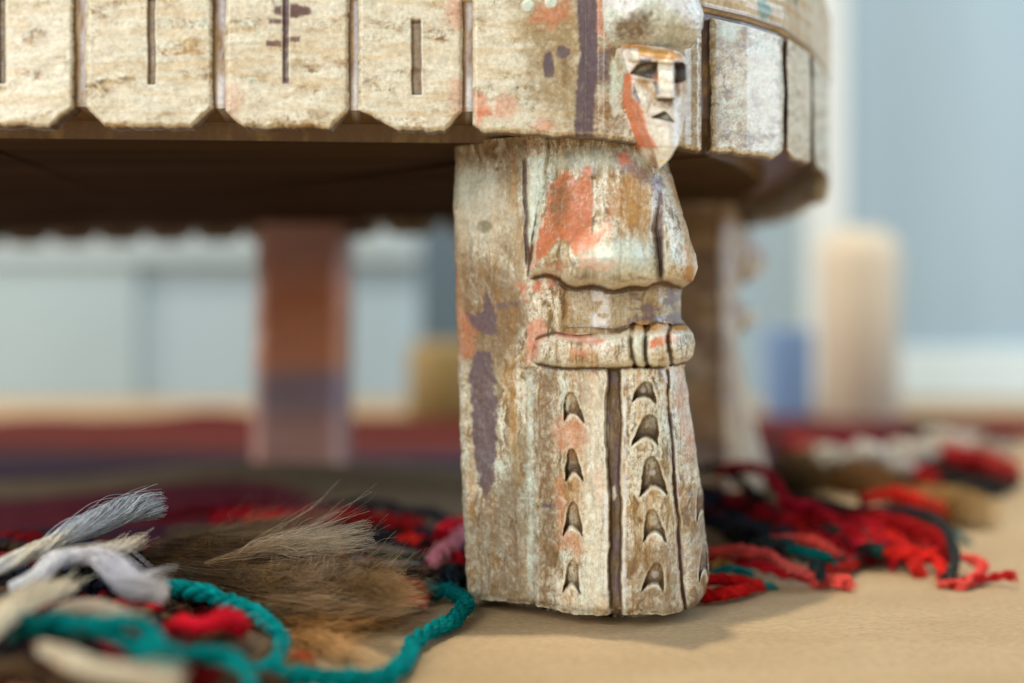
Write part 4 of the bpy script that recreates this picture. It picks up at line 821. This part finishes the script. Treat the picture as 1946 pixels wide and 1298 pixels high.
# teal yarn
TL = 'bright teal twisted yarn strand'
yarn([(-30, 1190, 1.9), (60, 1185, 1.9), (130, 1188, 1.8), (200, 1196, 1.8), (255, 1228, 1.6), (300, 1252, 1.5), (350, 1240, 1.4), (420, 1252, 1.2), (470, 1285, 1.0), (470, 1330, .9)], .165, [TEALD, TEAL, TEAL, TEAL, TEAL], 2, 1.6, 50, label=TL, rpts=[1.2, 1, 1, 1, 1])
yarn([(175, 1192, 1.9), (230, 1182, 2.0), (270, 1195, 1.9), (300, 1225, 1.7), (325, 1248, 1.5)], .15, TEAL, 2, 1.4, 50, label=TL)
yarn([(315, 1122, 1.3), (345, 1120, 1.4), (400, 1132, 1.3), (450, 1142, 1.2), (495, 1168, 1.0), (528, 1195, .8), (540, 1230, .6), (520, 1262, .5), (470, 1290, .5), (400, 1320, .5)], .17, [(.0, .29, .28), (.0, .27, .27), TEAL], 3, 1.0, 60, label='bright teal twisted yarn looping over the red strand')
yarn([(400, 1305, .3), (470, 1290, .4), (560, 1288, .3), (650, 1290, .3), (720, 1287, .3), (755, 1272, .3), (780, 1232, .3), (820, 1198, .3), (862, 1175, .3), (884, 1150, .35), (868, 1128, .4), (835, 1125, .35), (805, 1112, .3)], .185, [TEAL, TEAL, TEAL, TEAL, TEAL, (.0, .13, .13), (0, .10, .10)], 3, 1.0, 110, label='long teal twisted yarn curving on the bare board to the front leg')
yarn([(312, 1192, 1.2), (345, 1182, 1.4), (385, 1190, 1.4), (430, 1176, 1.5), (452, 1190, 1.3), (438, 1205, 1.0)], .22, (.72, .012, .03), 1, 1.5, 60, label='short bright red wool loop inside the teal loop', rpts=[.4, .8, .8, 1.1, 1, .6])
lock([(340, 1212, .8), (420, 1222, .9), (480, 1235, .7), (520, 1252, .4)], .35, .4, [BRN, (.25, .17, .10), (.34, .24, .15)], 300, .010, mat=M_WOOL, label='brown wool tuft inside the teal loop')
yarn([(545, 1262, .3), (562, 1260, .35), (585, 1266, .2)], .22, (.38, .02, .01), 1, 1, 50)
yarn([(320, 1278, .9), (365, 1275, 1.0), (410, 1285, .8)], .22, DKRED, 1, 1, 40)
yarn([(210, 1160, 1.2), (250, 1150, 1.3), (290, 1155, 1.1)], .18, CRIM, 2, 1, 40)
yarn([(180, 1225, 1.2), (230, 1245, 1.1), (280, 1265, .9)], .2, DKRED, 1, 1, 40)
lock([(440, 1285, .3), (520, 1275, .3), (590, 1270, .2)], .5, .5, [BRN, AMB], 200, .008, mat=M_WOOL)
# --- right pile
for k in range(16):
    yo = random.uniform(-20, 60); yarn(jig([(1300, 930 + yo, .8), (1360, 940 + yo, .9), (1430, 965 + yo, .7), (1500, 990 + yo * .8, .4)], 14, 14, .3), random.uniform(.2, .28), [BLACK, NAVY, (.05, .01, .012), BLACK, DKRED][k % 5], 2, 1.2, 20, fibres=12)
for k in range(10):
    yarn(jig([(1480, 985, .5), (1560, 1010, .5), (1640, 1030, .4), (1720, 1050, .25)], 30, 22, .2), random.uniform(.14, .2), [DKRED, CRIM, BLACK, DKRED, CRIM][k % 5], 2, 1.1, 30, fibres=14)
R_ = lambda pts, r, c, pl=2, **k: yarn(pts, r, c, pl, k.pop('pitch', 1.1), k.pop('fuzz', 50), **k)
R_([(1300, 905, 1.9), (1345, 892, 2.0), (1385, 898, 2.0), (1420, 928, 1.7), (1455, 965, 1.2), (1500, 990, .8)], .2, (.025, .02, .022))
R_([(1365, 900, 2.0), (1400, 890, 2.2), (1440, 893, 2.2), (1472, 918, 2.0), (1497, 955, 1.6), (1545, 965, 1.4), (1580, 985, 1.2), (1620, 1012, .9), (1680, 1030, .7), (1725, 1045, .6), (1745, 1085, .2)], .19, [(.50, .014, .02), (.55, .012, .03), (.45, .01, .03), (.62, .015, .02), (.7, .03, .02)], 3, label='thick red yarn arching out beside the front leg')
R_([(1440, 965, 1.2), (1490, 992, .9), (1540, 1005, .8), (1590, 1020, .7), (1640, 1042, .6)], .15, CRIM)
R_([(1495, 945, 1.3), (1560, 952, 1.4), (1620, 966, 1.3), (1700, 971, 1.3), (1762, 982, 1.3), (1798, 1012, 1.1), (1815, 1050, .7), (1812, 1085, .3), (1792, 1102, .15)], .135, [(.05, .045, .05), (.035, .035, .045), (.04, .045, .045), (.05, .055, .05)], 3, label='charcoal grey twisted yarn bending over the red locks')
R_([(1590, 990, .8), (1660, 990, 1.0), (1730, 1000, 1.0), (1780, 1022, .9), (1800, 1052, .6)], .27, [(.36, .01, .012), (.48, .012, .014), (.4, .01, .012)], 3, pitch=2.5)
R_([(1560, 1012, .7), (1640, 1040, .6), (1700, 1050, .6), (1760, 1052, .6), (1800, 1052, .5)], .2, [(.5, .012, .015), RED, RED], 2, pitch=2)
R_([(1755, 1052, .5), (1780, 1068, .4), (1795, 1092, .15)], .16, RED)
R_([(1690, 1035, .6), (1730, 1058, .4), (1748, 1088, .12)], .13, RED)
R_([(1825, 1060, .5), (1862, 1072, .45), (1855, 1090, .3), (1830, 1108, .2), (1795, 1108, .15)], .16, CORAL, 2, label='coral red frayed strand end nearest the bare board')
R_([(1805, 1112, .15), (1850, 1106, .2), (1885, 1100, .2), (1920, 1096, .35)], .12, (.66, .03, .03), 2)
R_([(1640, 950, 1.3), (1690, 940, 1.4), (1740, 950, 1.2), (1790, 968, .9)], .26, [(.62, .04, .025), RED, (.66, .06, .03)], 1)
R_([(1345, 1046, .8), (1400, 1047, .9), (1460, 1054, .8), (1500, 1076, .6), (1545, 1092, .4), (1600, 1112, .15)], .15, [CORAL, (.74, .10, .09), (.78, .14, .12), CORAL], 3, pitch=.9, label='coral red tightly twisted yarn by the foot of the front leg')
R_([(1345, 1062, .5), (1420, 1072, .5), (1490, 1085, .4), (1560, 1100, .25)], .16, CRIM)
R_([(1430, 1036, 1.0), (1490, 1040, 1.0), (1535, 1062, .8), (1558, 1092, .5)], .19, (.03, .045, .045), 2)
R_([(1500, 1042, 1.0), (1540, 1045, 1.1), (1575, 1060, .9)], .14, TEALD, 1)
R_([(1450, 1024, .9), (1520, 1022, 1.0), (1570, 1040, .8), (1610, 1062, .4)], .14, CORAL, 3, pitch=.8)
R_([(1560, 1078, .3), (1600, 1082, .3), (1622, 1070, .3)], .17, (.70, .04, .03), 1)
R_([(1545, 1112, .15), (1580, 1106, .2), (1612, 1112, .2)], .17, CORAL, 2)
R_([(1540, 1062, .6), (1590, 1066, .5), (1630, 1062, .4)], .10, (.05, .06, .055), 2)
R_([(1300, 1112, .5), (1350, 1103, .55), (1400, 1103, .5), (1442, 1110, .3)], .16, (.60, .012, .012), 1, label='glossy red wool lock tucked against the foot of the front leg')
R_([(1300, 1128, .25), (1350, 1128, .3), (1400, 1125, .3), (1440, 1112, .3)], .18, (.68, .016, .014), 1)
R_([(1355, 1092, .5), (1385, 1084, .6), (1425, 1092, .4)], .10, TEAL, 1); R_([(1438, 1104, .2), (1452, 1112, .15), (1466, 1116, .1)], .12, TEAL, 1)
R_([(1345, 1080, .5), (1370, 1074, .5), (1395, 1082, .4)], .12, (.42, .22, .05), 1)
for k in range(44):
    yo = random.uniform(0, 1); x0 = random.uniform(1360, 1640); y0 = 930 + (x0 - 1360) * .18 + yo * 75
    c = [RED, CRIM, DKRED, CRIM, BLACK, RED, (.5, .02, .02), GRN][k % 8]; l = random.uniform(90, 170)
    yarn([(x0, y0, .5 + .5 * (1 - yo)), (x0 + l * .35, y0 + random.uniform(-10, 12), .6 + .5 * (1 - yo)), (x0 + l * .7, y0 + random.uniform(5, 28), .4), (x0 + l, y0 + random.uniform(15, 42), .2)], random.uniform(.13, .2), c, random.choice((2, 3)), 1.1, 40, fibres=16)
# far tassels along the rug's edge
for p, r0, r1, c, n in (([(1700, 960, .8), (1760, 955, .8), (1820, 965, .6), (1870, 1000, .2)], .9, 1.0, [(.5, .2, .08), AMB, (.6, .4, .18)], 700), ([(1480, 890, .6), (1560, 900, .6), (1640, 915, .6), (1720, 930, .4)], 1.2, 1.2, [BRN, (.32, .2, .1), (.42, .22, .09)], 700),
                        ([(1520, 875, .8), (1580, 880, .8), (1660, 895, .6)], 1.0, 1.0, [(.42, .28, .18), (.50, .38, .26)], 300), ([(1440, 905, .3), (1500, 925, .4), (1580, 940, .3)], .8, .8, [BRN, OLV], 300)):
    lock(p, r0, r1, c, n, .014, mat=M_WOOL, label='blond brown wool tuft on the far fringe')
for x, y, h, r, c, dx in ((1590, 872, 1.5, .6, (.80, .74, .62), 32), (1665, 866, 1.6, .6, (.84, .80, .70), 34), (1740, 858, 1.7, .5, (.86, .78, .64), 40), (1815, 836, 1.7, .5, (.88, .78, .64), 60), (1715, 886, 1.4, .4, (.7, .66, .6), 24), (1880, 845, 1.2, .4, (.5, .42, .34), 60),
                          (1650, 890, .8, .5, (.11, .02, .07), 50), (1700, 878, .9, .3, GRN, 30), (1775, 820, 1.6, .5, (.03, .05, .04), 30), (1560, 852, .9, .4, CRIM, 60), (1640, 838, 1.0, .4, (.30, .03, .05), 70), (1720, 822, 1.0, .35, (.24, .02, .05), 60), (1930, 812, 1.0, .5, (.34, .02, .03), 50), (1500, 845, .6, .5, (.06, .02, .03), 50),
                          (1760, 905, 1.0, .45, (.58, .02, .02), 22), (1740, 900, .6, .35, (.45, .02, .02), 20), (1850, 872, 1.5, .6, (.55, .03, .03), 50), (1900, 885, 1.3, .5, (.58, .06, .05), 30), (1800, 910, .6, .7, (.035, .03, .028), 70), (1850, 925, .5, .6, (.05, .045, .04), 60), (1780, 885, .8, .5, (.03, .028, .028), 60), (1890, 905, .6, .5, (.05, .04, .035), 40),
                          (1820, 1020, .2, .14, (.05, .22, .22), 16), (1700, 905, .5, .3, (.12, .22, .22), 20)):
    yarn([(x - dx, y - 6, h * .6), (x - dx * .2, y, h), (x + dx * .8, y + 8, h * .5)], r * .8, c, 2, 1.8, 40, fibres=18)
print('tris', sum(len(o.data.polygons) for o in SC.objects if o.type == 'MESH') * 2)
